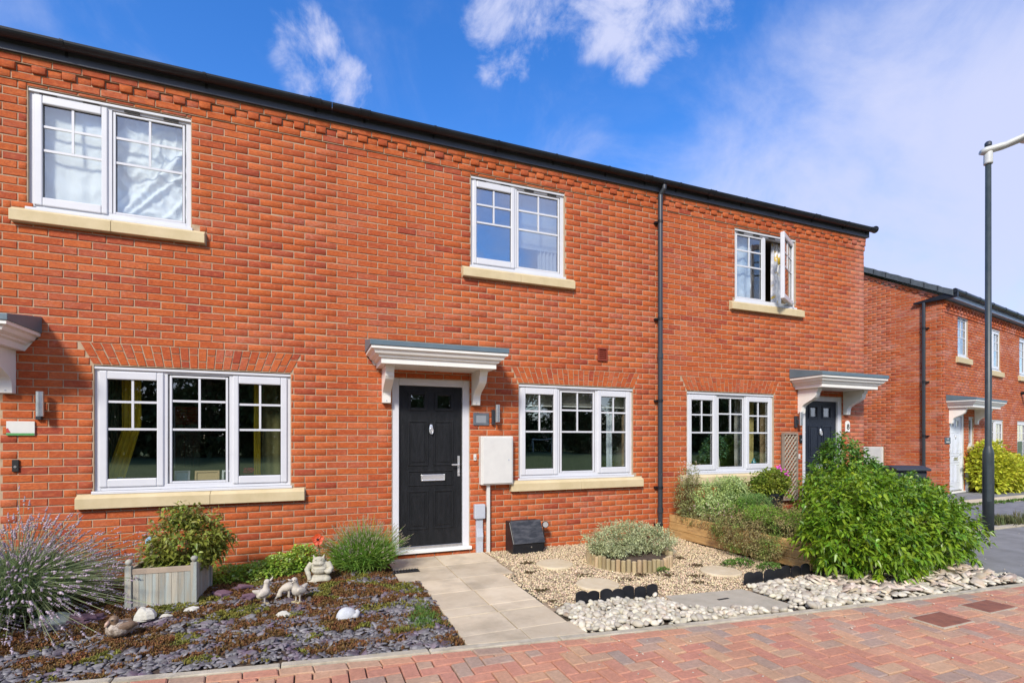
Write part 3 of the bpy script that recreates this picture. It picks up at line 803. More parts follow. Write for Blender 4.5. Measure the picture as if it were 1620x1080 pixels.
# ------------------------------------------------------------------ things behind the windows
YEL = M('yellow_cloth', (.92, .70, .04), (.72, .54, .03), scale=5, rough=.85, transl=.25)
SHEET = M('white_sheet', (.90, .92, .93), (.84, .87, .88), scale=3, rough=.6)
NET = M('white_net', (.62, .68, .74), (.46, .52, .58), scale=4, rough=.8)
def cloth(name, x0, x1, z0, z1, y, mat, parent=None, folds=6, amp=.03, label=None, cat=None, pinch=None, group=None, crease=0.0, nx=60, nz=40, diag=None):
    V = []; F = []
    for j in range(nz+1):
        v = j/nz; z = z1 + (z0-z1)*v
        for i in range(nx+1):
            u = i/nx
            a, b = x0, x1
            if pinch: a, b = pinch(v)
            x = a + (b-a)*u
            yy = y + amp*math.sin(u*folds*2*math.pi + .6*math.sin(v*3)) * (.4+.6*v)
            if crease: yy += crease*(abs(mnoise.noise(Vector((x*2.3, z*2.1, 3.1))))*1.6 + abs(mnoise.noise(Vector((x*6+z*5, z*1.5, 8))))*.7)
            if crease: yy += crease*.35*abs(mnoise.noise(Vector((x*9, z*8, 5))))*2
            if diag:
                for (ax, az, bx_, bz_, am, wd_) in diag:
                    L2_ = math.hypot(bx_-ax, bz_-az); dd = ((x-ax)*(bz_-az)-(z-az)*(bx_-ax))/L2_; yy += am*math.exp(-(dd/wd_)**2)
            V.append((x, yy, z))
    for j in range(nz):
        for i in range(nx): q = j*(nx+1)+i; F.append((q, q+1, q+nx+2, q+nx+1))
    m_ = MB(); m_.add(V, F)
    return obj(name, m_, mat, parent, smooth=True, label=label, cat=cat, group=group)
cloth('curtain', 0, 0, .55, 2.3, .33, YEL, pinch=lambda v: (-1.855-max(0, v-.45)*.5, -1.685-max(0, v-.42)*.45), folds=4, amp=.02,
      label='yellow curtain swept aside behind the left pane of the ground floor window', cat='curtain')
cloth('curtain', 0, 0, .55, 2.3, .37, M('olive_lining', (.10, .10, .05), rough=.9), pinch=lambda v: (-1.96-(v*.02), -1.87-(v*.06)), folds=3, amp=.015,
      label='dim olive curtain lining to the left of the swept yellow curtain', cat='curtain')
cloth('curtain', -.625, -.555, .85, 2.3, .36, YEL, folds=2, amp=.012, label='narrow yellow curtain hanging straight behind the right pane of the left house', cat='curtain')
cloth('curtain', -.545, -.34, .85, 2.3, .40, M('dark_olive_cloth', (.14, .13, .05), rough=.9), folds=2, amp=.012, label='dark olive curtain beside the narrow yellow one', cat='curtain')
# bedroom sheets
cloth('window_sheet', -2.43, -1.90, 3.6, 4.72, .112, SHEET, folds=3, amp=.004, crease=.020, label='white creased sheet hung behind the left pane upstairs on the left', cat='sheet')
cloth('window_sheet', -1.87, -1.20, 3.6, 4.72, .124, SHEET, folds=2, amp=.004, crease=.07, diag=[(-1.84, 3.62, -1.22, 4.45, -.045, .035), (-1.80, 3.6, -1.2, 4.25, -.03, .02), (-1.5, 3.6, -1.22, 3.95, -.025, .025)], nx=90, nz=80, label='crumpled white sheet with a diagonal fold behind the right pane upstairs on the left', cat='sheet')
cloth('curtain', 2.86, 3.14, 3.5, 4.72, .22, NET, folds=5, amp=.03, label='white curtain at the right side of the middle upstairs window', cat='curtain')
cloth('window_blind', 2.47, 3.15, 3.98, 4.72, .19, NET, folds=.2, amp=.002, label='pale blind half lowered in the middle upstairs window', cat='blind')
cloth('curtain', 6.16, 6.62, 3.55, 4.72, .14, M('pale_blue_net', (.58, .66, .76), (.40, .48, .58), scale=3, rough=.6), folds=2.5, amp=.02, crease=.03, label='pale net curtain behind the fixed pane upstairs on the right', cat='curtain')
# patterned curtain in the open casement
PAT = M('patterned_cloth', (.50, .52, .58), (.80, .80, .82), scale=9, rough=.9, lo=.45, hi=.55, c3=(.65, .45, .05), scale3=6, lo3=.55, hi3=.58)
cloth('curtain', 7.10, 7.33, 3.55, 4.68, .17, PAT, folds=3, amp=.02, label='patterned grey and yellow curtain in the open upstairs window', cat='curtain')
# blind gathered at the top of the middle ground floor window
vb = empty('venetian_blind', (2.49, .2, 2.1), 'white slatted blind drawn up behind the middle ground floor window', 'blind')
for k in range(11):
    q = MB(); z = 2.10-k*.019; q.add([(2.52, .16, z), (4.23, .16, z), (4.23, .185, z-.018), (2.52, .185, z-.018)], [(0,1,2,3)]); obj('slat', q, WHITEPL, vb)
q = MB(); q.box(2.52, 4.23, .155, .19, 1.86, 1.88); obj('bottom_rail', q, WHITEPL, vb)
cloth('curtain', 3.96, 4.06, .95, 2.1, .24, NET, folds=2, amp=.012, label='pale curtain edge behind the right pane of the middle ground floor window', cat='curtain')
# objects on the left house window ledge
LEDGE = .93
def photo_frame(x, w_, h_, fmat, pmat, label, y=.20, tilt=10):
    e = empty('photo_frame', (x, y, LEDGE), label, 'picture frame')
    old = TT[0]; TT[0] = old @ Matrix.Translation((x, y, LEDGE)) @ Matrix.Rotation(R(-tilt), 4, 'X')
    q = MB(); q.frame(-w_/2, w_/2, 0, h_, .018, -.01, .01); obj('frame', q, fmat, e)
    q = MB(); q.box(-w_/2+.0185, w_/2-.0185, .0, .008, .0185, h_-.0185); obj('backing', q, pmat, e); TT[0] = old
WOODP = M('pale_wood', (.50, .36, .18), (.42, .28, .13), scale=6, stretch=(1, 1, 8), rough=.6)
for h_, gx in ((houses[0], -1.99), (houses[1], 2.49), (houses[2], 5.211)):
    q = MB(); q.box(gx+.02, gx+1.745, .1055, .34, .895, LEDGE-.002); obj('window_board', q, WHITEPL, h_)
photo_frame(-1.29, .14, .155, M('silver_frame', (.4, .42, .45), rough=.4), M('pale_blue_card', (.42, .52, .56), rough=.7), 'pale blue backed photo frame standing left on the window ledge')
photo_frame(-1.06, .23, .15, WOODP, M('tan_card', (.48, .34, .17), rough=.7), 'light wooden photo frame in the middle of the window ledge')
photo_frame(-.86, .12, .15, M('white_frame', (.55, .58, .58), rough=.4), M('dark_card', (.05, .07, .08), rough=.7), 'white edged dark photo frame right of the wooden one')
q = MB()
for k in range(26):
    t = rng.uniform(0, 6.28); r0 = rng.uniform(0, .045); q.ell((-.66+r0*math.cos(t), .22+r0*math.sin(t)*.6, LEDGE+.115+rng.uniform(0, .05)), (.018, .018, .014), 6, 4)
e = empty('flower_pot', (-.66, .22, LEDGE), 'red flowers in a small pot behind the right pane of the left house', 'flowers')
obj('petals', q, M('red_petals', (.55, .02, .06), rough=.6), e); q = MB(); q.lathe((-.66, .22, LEDGE), [(.03, 0), (.045, .09), (.04, .09)], 12); obj('pot', q, M('dark_green_pot', (.02, .04, .02), rough=.5), e)
q = MB(); q.lathe((-1.83, .19, LEDGE), [(.03, 0), (.035, .02), (.035, .08), (.02, .10)], 10); props(obj('glass_jar', q, M('pale_blue_jar', (.35, .55, .6), rough=.2)), 'small pale blue jar at the left end of the window ledge', 'jar')
# garden gate and brick wall glimpsed through the left house
e = empty('garden_gate', (-2.6, 7.9, 0), 'weathered wooden garden gate seen through the left house window', 'gate')
GATEW = M('weathered_board', (.30, .24, .17), (.20, .16, .11), scale=7, stretch=(4, 4, .6), rough=.9)
for k in range(7): q = MB(); q.box(-3.15+k*.17, -3.15+k*.17+.16, 7.86, 7.88, .2, 1.75); obj('board', q, GATEW, e)
for z in (.45, 1.5): q = MB(); q.box(-3.15, -1.97, 7.835, 7.8595, z, z+.1); obj('ledge', q, GATEW, e)
old = TT[0]; TT[0] = Matrix.Translation((0, 8.6, 0))
e = empty('garden_wall', (-2.6, 0, 0), 'brick garden wall behind the wooden gate seen through the left house', 'wall')
gw_ = obj('mortar_core', MB().box(-5, 0, .007, .2, 0, 3.2), MORTAR, e); lay(gw_, courses(-5, 0, 0, 42, []), 0); TT[0] = old
# grey shirt and pale box, stand-ins for a person and appliance at right
e = empty('shoulder_shape', (-.33, .6, 1.2), 'grey shirt of a half seen person above a pale cabinet behind the right pane of the left house', 'shoulder')
q = MB(); q.ell((-.36, .62, 1.40), (.10, .07, .13), 14, 9); q.ell((-.45, .60, 1.34), (.055, .06, .11), 12, 8, Matrix.Rotation(R(14), 3, 'Y')); obj('fabric', q, M('grey_cotton', (.42, .44, .54), (.32, .34, .42), scale=14, rough=.9), e, smooth=True)
q = MB(); q.box(-.40, -.15, .5, .8, .05, 1.24); props(obj('appliance', q, WHITEPL, bevel=.005), 'pale cabinet under the grey shirt inside the left house', 'appliance')
# right house ledge
e = empty('jug', (5.98, .2, LEDGE), 'cream jug of leafy stems on the ledge of the right house window', 'jug')
q = MB(); q.lathe((5.98, .22, LEDGE), [(.05, 0), (.058, .05), (.052, .14), (.040, .20), (.044, .21)], 16); obj('body', q, M('cream_ceramic', (.62, .60, .42), rough=.3), e, smooth=True)
q = MB(); q.tube([(5.93, .22, LEDGE+.18), (5.90, .22, LEDGE+.17), (5.905, .22, LEDGE+.09), (5.935, .22, LEDGE+.05)], .007, 6); obj('handle', q, M('cream_ceramic_2', (.60, .58, .40), rough=.3), e)
q = MB(); q.lathe((6.76, .21, LEDGE), [(.035, 0), (.045, .03), (.04, .11), (.018, .14), (.02, .17)], 14); props(obj('bottle_vase', q, M('teal_glaze', (.02, .22, .30), rough=.2), smooth=True), 'teal vase at the right end of the right house window ledge', 'vase')
e = empty('flower_pot', (5.36, .2, LEDGE), 'yellow daffodil in a small pot at the left of the right house ledge', 'flowers')
q = MB(); q.lathe((5.36, .2, LEDGE), [(.025, 0), (.032, .06), (.03, .06)], 10); obj('pot', q, WHITEPL, e)
q = MB()
for k in range(6): t = k*math.pi/3; q.ell((5.36+.022*math.cos(t), .185, LEDGE+.14+.022*math.sin(t)), (.018, .008, .018), 7, 5)
obj('petals', q, M('daffodil_yellow', (.75, .55, .02), rough=.6), e); q = MB(); q.tube([(5.36, .2, LEDGE+.05), (5.36, .195, LEDGE+.14)], .005, 5); obj('stem', q, M('stem_green', (.05, .12, .03), rough=.7), e)
cloth('curtain', 6.44, 6.60, .95, 2.1, .30, M('grey_patterned_voile', (.55, .55, .52), (.26, .23, .21), scale=8, rough=.9), folds=2, amp=.02, label='grey patterned curtain behind the right pane of the right house', cat='curtain')
cloth('curtain', 6.60, 6.90, .95, 2.1, .33, M('mustard_cloth', (.75, .62, .24), rough=.9), folds=1.2, amp=.02, label='mustard curtain behind the right pane of the right house', cat='curtain')

# ------------------------------------------------------------------ fittings on the walls
LG = 'steel up and down wall lights'
wall_light(2.165, 1.63, 1.85, 'steel cylinder wall light above the white meter box', LG)
wall_light(-2.36, 1.63, 1.86, 'steel cylinder wall light left of the window with yellow curtains', LG)
wall_light(7.47, 1.64, 1.86, 'steel cylinder wall light left of the navy door', LG)
e = empty('house_sign', (1.98, -.02, 1.6), 'small blank grey house sign right of the black door', 'sign', 'house signs')
q = MB(); q.box(1.868, 2.075, -.014, -.002, 1.592, 1.748); obj('plate', q, M('slate_plate', (.085, .10, .12), (.16, .18, .20), scale=9, rough=.3), e, bevel=.003)
q = MB(); q.box(1.905, 2.035, -.0155, -.0145, 1.622, 1.715); obj('frosted_centre', q, M('frosted_grey', (.24, .26, .28), rough=.6), e)
e = empty('house_sign', (-2.53, -.02, 1.5), 'white house sign with a green strip below the far left canopy', 'sign', 'house signs')
q = MB(); q.box(-2.633, -2.427, -.014, -.002, 1.452, 1.584); obj('plate', q, WHITEPL, e, bevel=.002)
q = MB(); q.box(-2.632, -2.428, -.0165, -.0145, 1.4525, 1.474); obj('green_strip', q, M('leaf_green_print', (.05, .25, .06), (.10, .32, .10), scale=40, rough=.5), e)
q = MB(); q.plate([(-2.632, 1.478), (-2.60, 1.478), (-2.612, 1.50), (-2.62, 1.52), (-2.632, 1.515)], -.0165, -.0145); obj('red_motif', q, M('red_print', (.45, .05, .05), rough=.5), e)
e = empty('house_number', (8.70, -.02, 1.55), 'small white arched plaque with a black number 8 right of the navy door', 'sign', 'house signs')
pts = [(8.645, 1.545), (8.755, 1.545)] + [(8.70+.055*math.cos(t), 1.69+.05*math.sin(t)) for t in np.linspace(0, math.pi, 9)]
q = MB(); q.plate(pts, -.014, -.002); obj('plaque', q, UPVC2, e)
q = MB()
for zc_, rr in ((1.655, .020), (1.615, .024)): q.tube([(8.705+rr*math.cos(t), -.017, zc_+rr*math.sin(t)) for t in np.linspace(0, 2*math.pi, 15)], .0075, 6)
obj('numeral', q, RUBBER, e)
def bell(x, z, mat, label, s=1.0, btn=True):
    e = empty('doorbell', (x, -.01, z), label, 'doorbell', 'doorbells')
    q = MB(); q.box(x-.018*s, x+.018*s, -.018, -.002, z-.04*s, z+.04*s); obj('case', q, mat, e, bevel=.004)
    if btn: q = MB(); q.tube([(x, -.021, z-.01), (x, -.0185, z-.01)], .008*s, 10); obj('button', q, STEEL, e)
bell(1.89, 1.19, WHITEPL, 'small white doorbell right of the black door')
bell(-2.567, 1.172, RUBBER, 'black video doorbell below the white house sign', 1.4)
bell(7.565, 1.42, RUBBER, 'black video doorbell left of the navy door', 1.7)
bell(7.53, 1.13, WHITEPL, 'small white doorbell left of the navy door')
# meter box and pipes
e = empty('meter_box', (2.16, 0, .84), 'white electricity meter box between the black door and the window', 'meter box')
q = MB(); q.box(1.943, 2.372, -.10, -.002, .845, 1.455); obj('case', q, WHITEPL, e, bevel=.012)
q = MB(); q.box(1.965, 2.352, -.112, -.101, .862, 1.438); dr = obj('door', q, WHITEPL, e, bevel=.006)
q = MB(); q.tube([(2.305, -.116, 1.155), (2.305, -.1125, 1.155)], .010, 10); obj('lock', q, GREYPL, dr)
q = MB(); q.box(2.036, 2.076, -.06, -.002, -.01, .8445); obj('conduit', q, WHITEPL, e, bevel=.006)
e = empty('service_duct', (1.94, 0, 0), 'pale grey service duct with a box top beside the black door', 'duct')
q = MB(); q.box(1.872, 2.008, -.075, -.002, .425, .605); obj('box', q, GREYPL, e, bevel=.008)
q = MB(); q.side([(-.05, 0), (-.002, 0), (-.002, .4245), (-.045, .4245), (-.045, .30), (-.065, .20), (-.05, .14)], 1.90, 1.985); obj('duct', q, GREYPL, e, bevel=.006)
e = empty('gas_meter_box', (2.55, -.15, 0), 'black sloping gas meter box on the gravel against the wall', 'gas box')
q = MB(); q.side([(-.27, -.01), (-.002, -.01), (-.002, .375), (-.13, .375), (-.28, .12)], 2.30, 2.72); obj('case', q, BLACKP, e, bevel=.01)
WORN = M('worn_black_plastic', (.018, .020, .024), (.10, .10, .105), scale=9, rough=.55, lo=.42, hi=.8, stretch=(1, 3, 3))
old = TT[0]; TT[0] = Matrix.Translation((0, -.137, .372)) @ Matrix.Rotation(math.atan2(.255, .15), 4, 'X')
q = MB(); q.box(2.315, 2.715, -.298, .006, 0.004, .018); 
TT[0] = Matrix.Identity(4)
lid = MB(); lid.side([(-.135, .378), (-.287, .118), (-.298, .122), (-.146, .388)], 2.312, 2.728); obj('lid', lid, WORN, e, bevel=.003)
q = MB(); q.tube([(2.545, -.283, .07), (2.545, -.277, .07)], .009, 8); obj('latch', q, STEEL, e)
e = empty('garden_light', (2.80, -.12, .1), 'small round solar garden light right of the black gas box', 'light')
q = MB(); q.tube([(2.80, -.10, -.02), (2.80, -.10, .24), (2.78, -.13, .30)], .008, 6); obj('stake', q, BLACKP, e)
q = MB(); q.tube([(2.80, -.12, .315), (2.785, -.18, .32)], [.036, .045], 14); obj('head', q, BLACKP, e)
q = MB(); q.tube([(2.785, -.182, .3202), (2.784, -.186, .3204)], .036, 14); obj('lens', q, CHROME, e)
# trellis
e = empty('trellis', (7.28, -.05, .45), 'narrow grey wooden trellis leaning on the wall by the navy door', 'trellis')
TW = M('grey_trellis_wood', (.30, .24, .18), (.22, .18, .14), scale=9, rough=.85); TL = M('pale_lath', (.42, .36, .27), rough=.85)
DZ[0] = 0.0
q = MB(); q.frame(7.10, 7.43, .42, 1.52, .028, -.07, -.03); obj('frame', q, TW, e)
x0, x1, z0, z1 = 7.128, 7.402, .448, 1.492
for dgn in (1, -1):
    for c in np.arange(-.4, 1.5, .085):
        # line z = c + dgn*(x-x0)*1.15
        pts = []
        for x in np.linspace(x0, x1, 28):
            z = z0 + c + (x-x0)*1.15 if dgn > 0 else z0 + c + (x1-x)*1.15
            if z0 <= z <= z1: pts.append((x, z))
        if len(pts) > 2:
            q = MB(); y = -.062 if dgn > 0 else -.052
            (xa, za), (xb, zb) = pts[0], pts[-1]; d = Vector((xb-xa, zb-za)).normalized(); n = Vector((-d.y, d.x))*.0085
            q.plate([(xa+n.x, za+n.y), (xb+n.x, zb+n.y), (xb-n.x, zb-n.y), (xa-n.x, za-n.y)], y, y+.008); obj('lath', q, TL if dgn > 0 else TW, e)
# ------------------------------------------------------------------ the far house, turned ten degrees
TT[0] = Matrix.Translation((14.96, 1.85, 0)) @ Matrix.Rotation(R(10), 4, 'Z')
FARROT = TT[0].copy()
fh = empty('detached_house', (0, 0, 0), 'red brick house further along the street with a white front door', 'house')
FW, FD = 9.0, 8.2
fwin = [(.90, 1.62, 3.60, 4.66, [(.07, .65, False)]), (3.05, 4.15, 3.42, 4.62, [(.07, .50, True), (.62, 1.03, True)]), (5.90, 7.1, 3.42, 4.62, [(.07, .53, True), (.65, 1.13, True)]),
        (3.12, 4.42, .72, 1.98, [(.08, .60, False), (.74, 1.22, True)]), (5.70, 7.5, .72, 1.98, [(.08, .8, True), (.95, 1.72, True)])]
fcuts = [(a, b, c, d) for a, b, c, d, l in fwin] + [(.38, 1.34, .0, 2.10), (1.66, 2.02, 1.22, 2.02)]
m_ = MB(); core(m_, .0085, FW, -.1, 5.0, fcuts); wall = obj('front_wall', m_, MORTAR, fh)
sills = [(a-.13, b+.15, c-.17, c) for a, b, c, d in [q[:4] for q in fwin]] + [(1.54, 2.16, 1.07, 1.21)]
br = courses(0, FW, 0, 62, fcuts + sills, anchor=.02)
for k in (62, 63, 64, 65):
    step = .1125 if k in (63, 64) else .225
    for q in range(int(FW/step)):
        pr = .02 if k == 62 else (.045 if q % 2 == (k % 2) else .015) if k < 65 else .045
        br.append((q*step+.005, q*step+step-.005, k*.075+.005, k*.075+.07, pr))
lay(wall, br, 120)
for a, b, c, d, l in fwin: window(fh, a, b, c+.02, d, l, fr=(.25, .5), onebar=True)
for a, b, c, d in sills: sill(fh, a, b, c, h=d-c-.005)
window(fh, 1.66, 2.02, 1.235, 2.02, [(.06, .30, False)], bars=False)
door(fh, .38, 1.34, DOORW, z0=0, z1=2.10)
canopy(fh, .86+.38, zt=2.55, hw=1.12, P=.60, label='wide white canopy over the white door')
q = MB(); q.box(0, FW, .281, 6, -.05, -.04)
rr = MB(); rr.box(.3, FW-.1, .29, 3.5, .0, 2.4); rr.box(.3, FW-.1, .29, 3.5, 2.6, 4.9); obj('room', rr, ROOM, fh)
cloth('curtain', 3.2, 3.7, .72, 1.98, .24, M('pink_striped_cloth', (.55, .38, .38), (.40, .25, .26), scale=30, rough=.9, stretch=(3, 1, .05)), folds=3, amp=.01, label='pink curtain in the ground floor window of the far house', cat='curtain')
cloth('curtain', .95, 1.58, 3.6, 4.6, .16, NET, folds=3, amp=.01, label='net curtain in the narrow upstairs window of the far house', cat='curtain')
cloth('window_blind', 3.3, 4.0, 3.45, 4.6, .2, NET, folds=3, amp=.01, label='pale curtain in the second upstairs window of the far house', cat='curtain')
cloth('window_blind', 6.0, 6.9, 3.45, 4.6, .2, NET, folds=3, amp=.01, label='pale curtain in the third upstairs window of the far house', cat='curtain')
cloth('window_blind', 5.8, 6.6, .75, 1.95, .2, NET, folds=3, amp=.01, label='pale curtain in the rightmost ground floor window of the far house', cat='curtain')
e = empty('house_sign', (.18, -.02, 1.38), 'slate sign with a short white number and name beside the white door', 'sign', 'house signs')
q = MB(); q.box(.02, .36, -.018, -.002, 1.30, 1.46); obj('plate', q, M('slate_blue', (.06, .09, .12), rough=.4), e)
q = MB()
def seg(a, b): q.tube([(a[0], -.020, a[1]), (b[0], -.020, b[1])], .004, 4)
seg((.17, 1.44), (.17, 1.40)); seg((.19, 1.44), (.215, 1.44)); seg((.215, 1.44), (.19, 1.40)); seg((.19, 1.40), (.215, 1.40))
for k, x in enumerate(np.arange(.09, .29, .035)): seg((x, 1.33), (x+.018, 1.33)); seg((x, 1.33), (x, 1.355)); seg((x+.018, 1.33), (x+.018, 1.35 if k % 2 else 1.36))
obj('lettering', q, WHITEPL, e)
bell(.33, 1.12, WHITEPL, 'small white doorbell left of the white door on the far house')
e = empty('security_light', (6.03, -.1, 2.86), 'small black outdoor light high on the far house wall', 'light')
q = MB(); q.tube([(6.03, -.002, 2.86), (6.03, -.12, 2.88)], .05, 8); q.tube([(6.03, -.11, 2.9), (6.0, -.3, 2.86)], [.045, .075], 8); obj('head', q, BLACKP, e)
q = MB(); q.box(1.40, 1.50, -.06, -.002, 0, .62); props(obj('service_duct', q, GREYPL), 'grey service duct right of the white door on the far house', 'duct')
# gutter, fascia of the front
q = MB(); q.box(-.05, FW, -.19, -.175, 4.96, 5.14); q.box(-.05, FW, -.174, -.0, 4.985, 5.0); obj('fascia', q, M('pale_blue_grey_soffit', (.32, .38, .46), rough=.35), fh)
q = MB(); q.tube([(-.12, -.25, 5.12), (FW, -.25, 5.12)], .06, 12); gq = obj('gutter', q, BLACKP, fh)
for x in np.arange(.5, FW, 1.0): q = MB(); q.tube([(x-.03, -.25, 5.12), (x+.03, -.25, 5.12)], .067, 12); obj('gutter_joint', q, BLACKP, gq)
# gable wall: frame with u running back from the corner, outside to the left
rise = math.tan(R(30)); half = FD/2
GT = FARROT @ Matrix(((0, 1, 0, 0), (1, 0, 0, 0), (0, 0, 1, 0), (0, 0, 0, 1)))   # x -> back, y -> inward
GT = FARROT @ Matrix.Rotation(R(90), 4, 'Z') @ Matrix.Diagonal((1, -1, 1, 1))
TT[0] = GT
topf = lambda u: 5.03 + min(u, FD-u)*rise
m_ = MB(); m_.plate([(.30, -.1), (FD, -.1), (FD, 5.0), (half, 5.0+half*rise), (.30, 5.17)], .0075, .27); m_.box(.0075, .31, .008, .27, -.1, 5.0)
gwall = obj('gable_wall', m_, MORTAR, fh)
br = courses(.0, FD, 0, 98, [(1.33, 1.86, .64, 1.21)], anchor=.05, top=topf)
lay(gwall, br, 300)
# corbelled verge dentils
q_ = 0; L_ = half/math.cos(R(30))
for k in range(int(L_/.19)):
    s0 = .05 + k*.19; u_ = s0*math.cos(R(30)); z = 5.03 + s0*math.sin(R(30))
    old = TT[0]; TT[0] = GT @ Matrix.Translation((u_, 0, z)) @ Matrix.Rotation(-R(30), 4, 'Y')
    q = MB(); q.box(0, .105, -.03, .02, -.075, -.006); obj('brick', q, BRICK, gwall)
    TT[0] = old
q = MB(); q.plate([(0, 4.98), (half, 4.98+half*rise), (half, 5.045+half*rise), (0, 5.045)], -.034, .01); obj('verge_course', q, BRICK, gwall)
# boxed eaves end and its pipe
q = MB(); q.plate([(-.30, 4.96), (.62, 4.96), (.62, 5.0), (-.05, 5.09), (-.30, 5.14)], -.10, -.04); obj('eaves_box', q, BLACKP, fh)
q = MB(); q.tube([(.40, -.07, 4.97), (.40, -.07, .05)], .036, 12); dq = obj('downpipe', q, GREYPIPE, fh)
for z in (4.3, 2.9, 1.5, .4): q = MB(); q.tube([(.40, -.07, z-.03), (.40, -.07, z+.03)], .043, 12); q.box(.30, .36, -.05, -.0, z-.015, z+.015); obj('pipe_clip', q, BLACKP, dq)
e = empty('meter_box', (1.6, -.03, .65), 'white meter box low on the gable wall beyond the big shrub', 'meter box')
q = MB(); q.box(1.34, 1.85, -.05, -.002, .66, 1.20); obj('case', q, WHITEPL, e, bevel=.02)
q = MB(); q.box(1.375, 1.815, -.058, -.0505, .69, 1.17); obj('door', q, WHITEPL, e, bevel=.008)
# roof with thick verge tiles
TT[0] = FARROT
q = MB(); hx0, hx1 = -.12, FW
for sgn in (1, -1):
    n = 15; D_ = half+.22
    for k in range(n):
        s0, s1 = k/n*D_, (k+1)/n*D_+.05
        ya, yb = (-.22+s0, -.22+s1) if sgn > 0 else (FD+.22-s0, FD+.22-s1)
        za, zb = 5.10 + s0*rise + .045, 5.10 + s1*rise + .02
        x0 = hx0
        while x0 < hx1-.05:
            x1 = min(x0 + (.30 if x0 > hx0 else .19 if k % 2 else .30), hx1)
            if x0 > hx0 or sgn < 0:
                q.add([(x0+.001,ya,za-.03),(x1-.001,ya,za-.03),(x1-.001,yb,zb-.03),(x0+.001,yb,zb-.03),(x0+.001,ya,za),(x1-.001,ya,za),(x1-.001,yb,zb),(x0+.001,yb,zb)], [(0,3,2,1),(4,5,6,7),(0,1,5,4),(1,2,6,5),(2,3,7,6),(3,0,4,7)])
            x0 = x1
rf = obj('roof', q, TILE, fh)
n = 15; D_ = half+.22
for k in range(n):
    s0, s1 = k/n*D_, (k+1)/n*D_+.04; ya, yb = -.22+s0, -.22+s1; za, zb = 5.10 + s0*rise, 5.10 + s1*rise
    q = MB(); x0 = -.135; x1 = .06
    q.add([(x0,ya,za-.10),(x1,ya,za-.10),(x1,yb,zb-.11),(x0,yb,zb-.11),(x0,ya,za+.058),(x1,ya,za+.058),(x1,yb,zb+.035),(x0,yb,zb+.035)], [(0,3,2,1),(4,5,6,7),(0,1,5,4),(1,2,6,5),(2,3,7,6),(3,0,4,7)])
    obj('verge_tile', q, TILE, rf, bevel=.006)
m_ = MB(); m_.box(FW-.2, FW, .29, FD, -.1, 5.0); m_.box(.28, FW-.2, FD-.2, FD, -.1, 5.0); obj('rear_wall', m_, MORTAR, fh)
TT[0] = Matrix.Identity(4)
# wheelie bin by the gable
bx, by = 9.40, -.42
e = empty('wheelie_bin', (bx, by, 0), 'dark grey wheelie bin standing by the gable behind the shrub', 'wheelie bin')
TT[0] = Matrix.Translation((bx, by, 0)) @ Matrix.Rotation(R(-25), 4, 'Z') @ Matrix.Scale(.90, 4)
q = MB(); q.add([(-.22,-.25,.06),(.22,-.25,.06),(.22,.20,.06),(-.22,.20,.06),(-.29,-.33,.98),(.29,-.33,.98),(.29,.33,.98),(-.29,.33,.98)], [(0,3,2,1),(4,5,6,7),(0,1,5,4),(1,2,6,5),(2,3,7,6),(3,0,4,7)])
BINM = M('dark_grey_bin', (.035, .042, .052), rough=.5)
obj('body', q, BINM, e, bevel=.02)
q = MB(); q.side([(-.40, .985), (.36, .985), (.36, 1.02), (.30, 1.06), (-.20, 1.08), (-.40, 1.03)], -.31, .31); obj('lid', q, BINM, e, bevel=.015)
q = MB(); q.tube([(-.28, .40, 1.0), (.28, .40, 1.0)], .018, 8); obj('handle', q, BINM, e)
for s_ in (-1, 1): q = MB(); q.tube([(s_*.22, .26, .10), (s_*.27, .26, .10)], .10, 16); obj('wheel', q, RUBBER, e)
TT[0] = Matrix.Identity(4)

# ------------------------------------------------------------------ street lamp
lx, ly = 9.80, -1.47
e = empty('street_lamp', (lx, ly, 0), 'tall dark grey street lamp with a pale curved head at the road edge', 'street lamp')
LP = M('lamp_paint', (.030, .042, .046), (.045, .058, .062), scale=8, rough=.42)
q = MB(); q.lathe((lx, ly, 0), [(.070, -.05), (.070, 1.18), (.067, 1.22), (.046, 1.30), (.042, 1.32), (.037, 5.75)], 24); col_ = obj('column', q, LP, e, smooth=True)
q = MB(); q.box(lx-.10, lx-.0945, ly-.03, ly+.03, .45, 1.0); 
q2 = MB(); q2.add([(lx-.0715*math.cos(a)*1.0, ly-.0715*math.sin(a), z) for z in (.45, 1.05) for a in np.linspace(.2, 1.2, 6)], [(i, i+1, i+7, i+6) for i in range(5)])
obj('access_door', q2, LP, col_)
q = MB(); N_ = 6
q.add([(lx-.0565*math.cos(a), ly-.0565*math.sin(a), z) for z in (2.05, 2.52) for a in np.linspace(R(190), R(265), N_)][::1], [(i, i+1, i+1+N_, i+N_) for i in range(N_-1)])
st = [(lx+.0435*math.cos(a), ly+.0435*math.sin(a)) for a in np.linspace(R(-75), R(-15), N_)]
q = MB(); q.add([(x, y, z) for z in (2.02, 2.52) for x, y in st], [(i, i+1, i+1+N_, i+N_) for i in range(N_-1)]); sk = obj('sticker', q, WHITEPL, col_)
q = MB()
def stick(x0f, x1f, z0_, z1_):
    a0, a1 = R(-75)+x0f*R(60), R(-75)+x1f*R(60)
    q.add([(lx+.0443*math.cos(a), ly+.0443*math.sin(a), z) for z in (z0_, z1_) for a in (a0, (a0+a1)/2, a1)], [(0,1,4,3),(1,2,5,4)])
for z in (2.06, 2.13, 2.20, 2.27, 2.34, 2.41): stick(.3, .7, z, z+.03)
obj('lettering', q, RUBBER, sk)
hd = Matrix.Translation((lx, ly, 5.75))
dirx = Vector((.80, -.60, 0)).normalized()
GH = M('lamp_head_grey', (.62, .62, .58), (.52, .52, .49), scale=10, rough=.45)
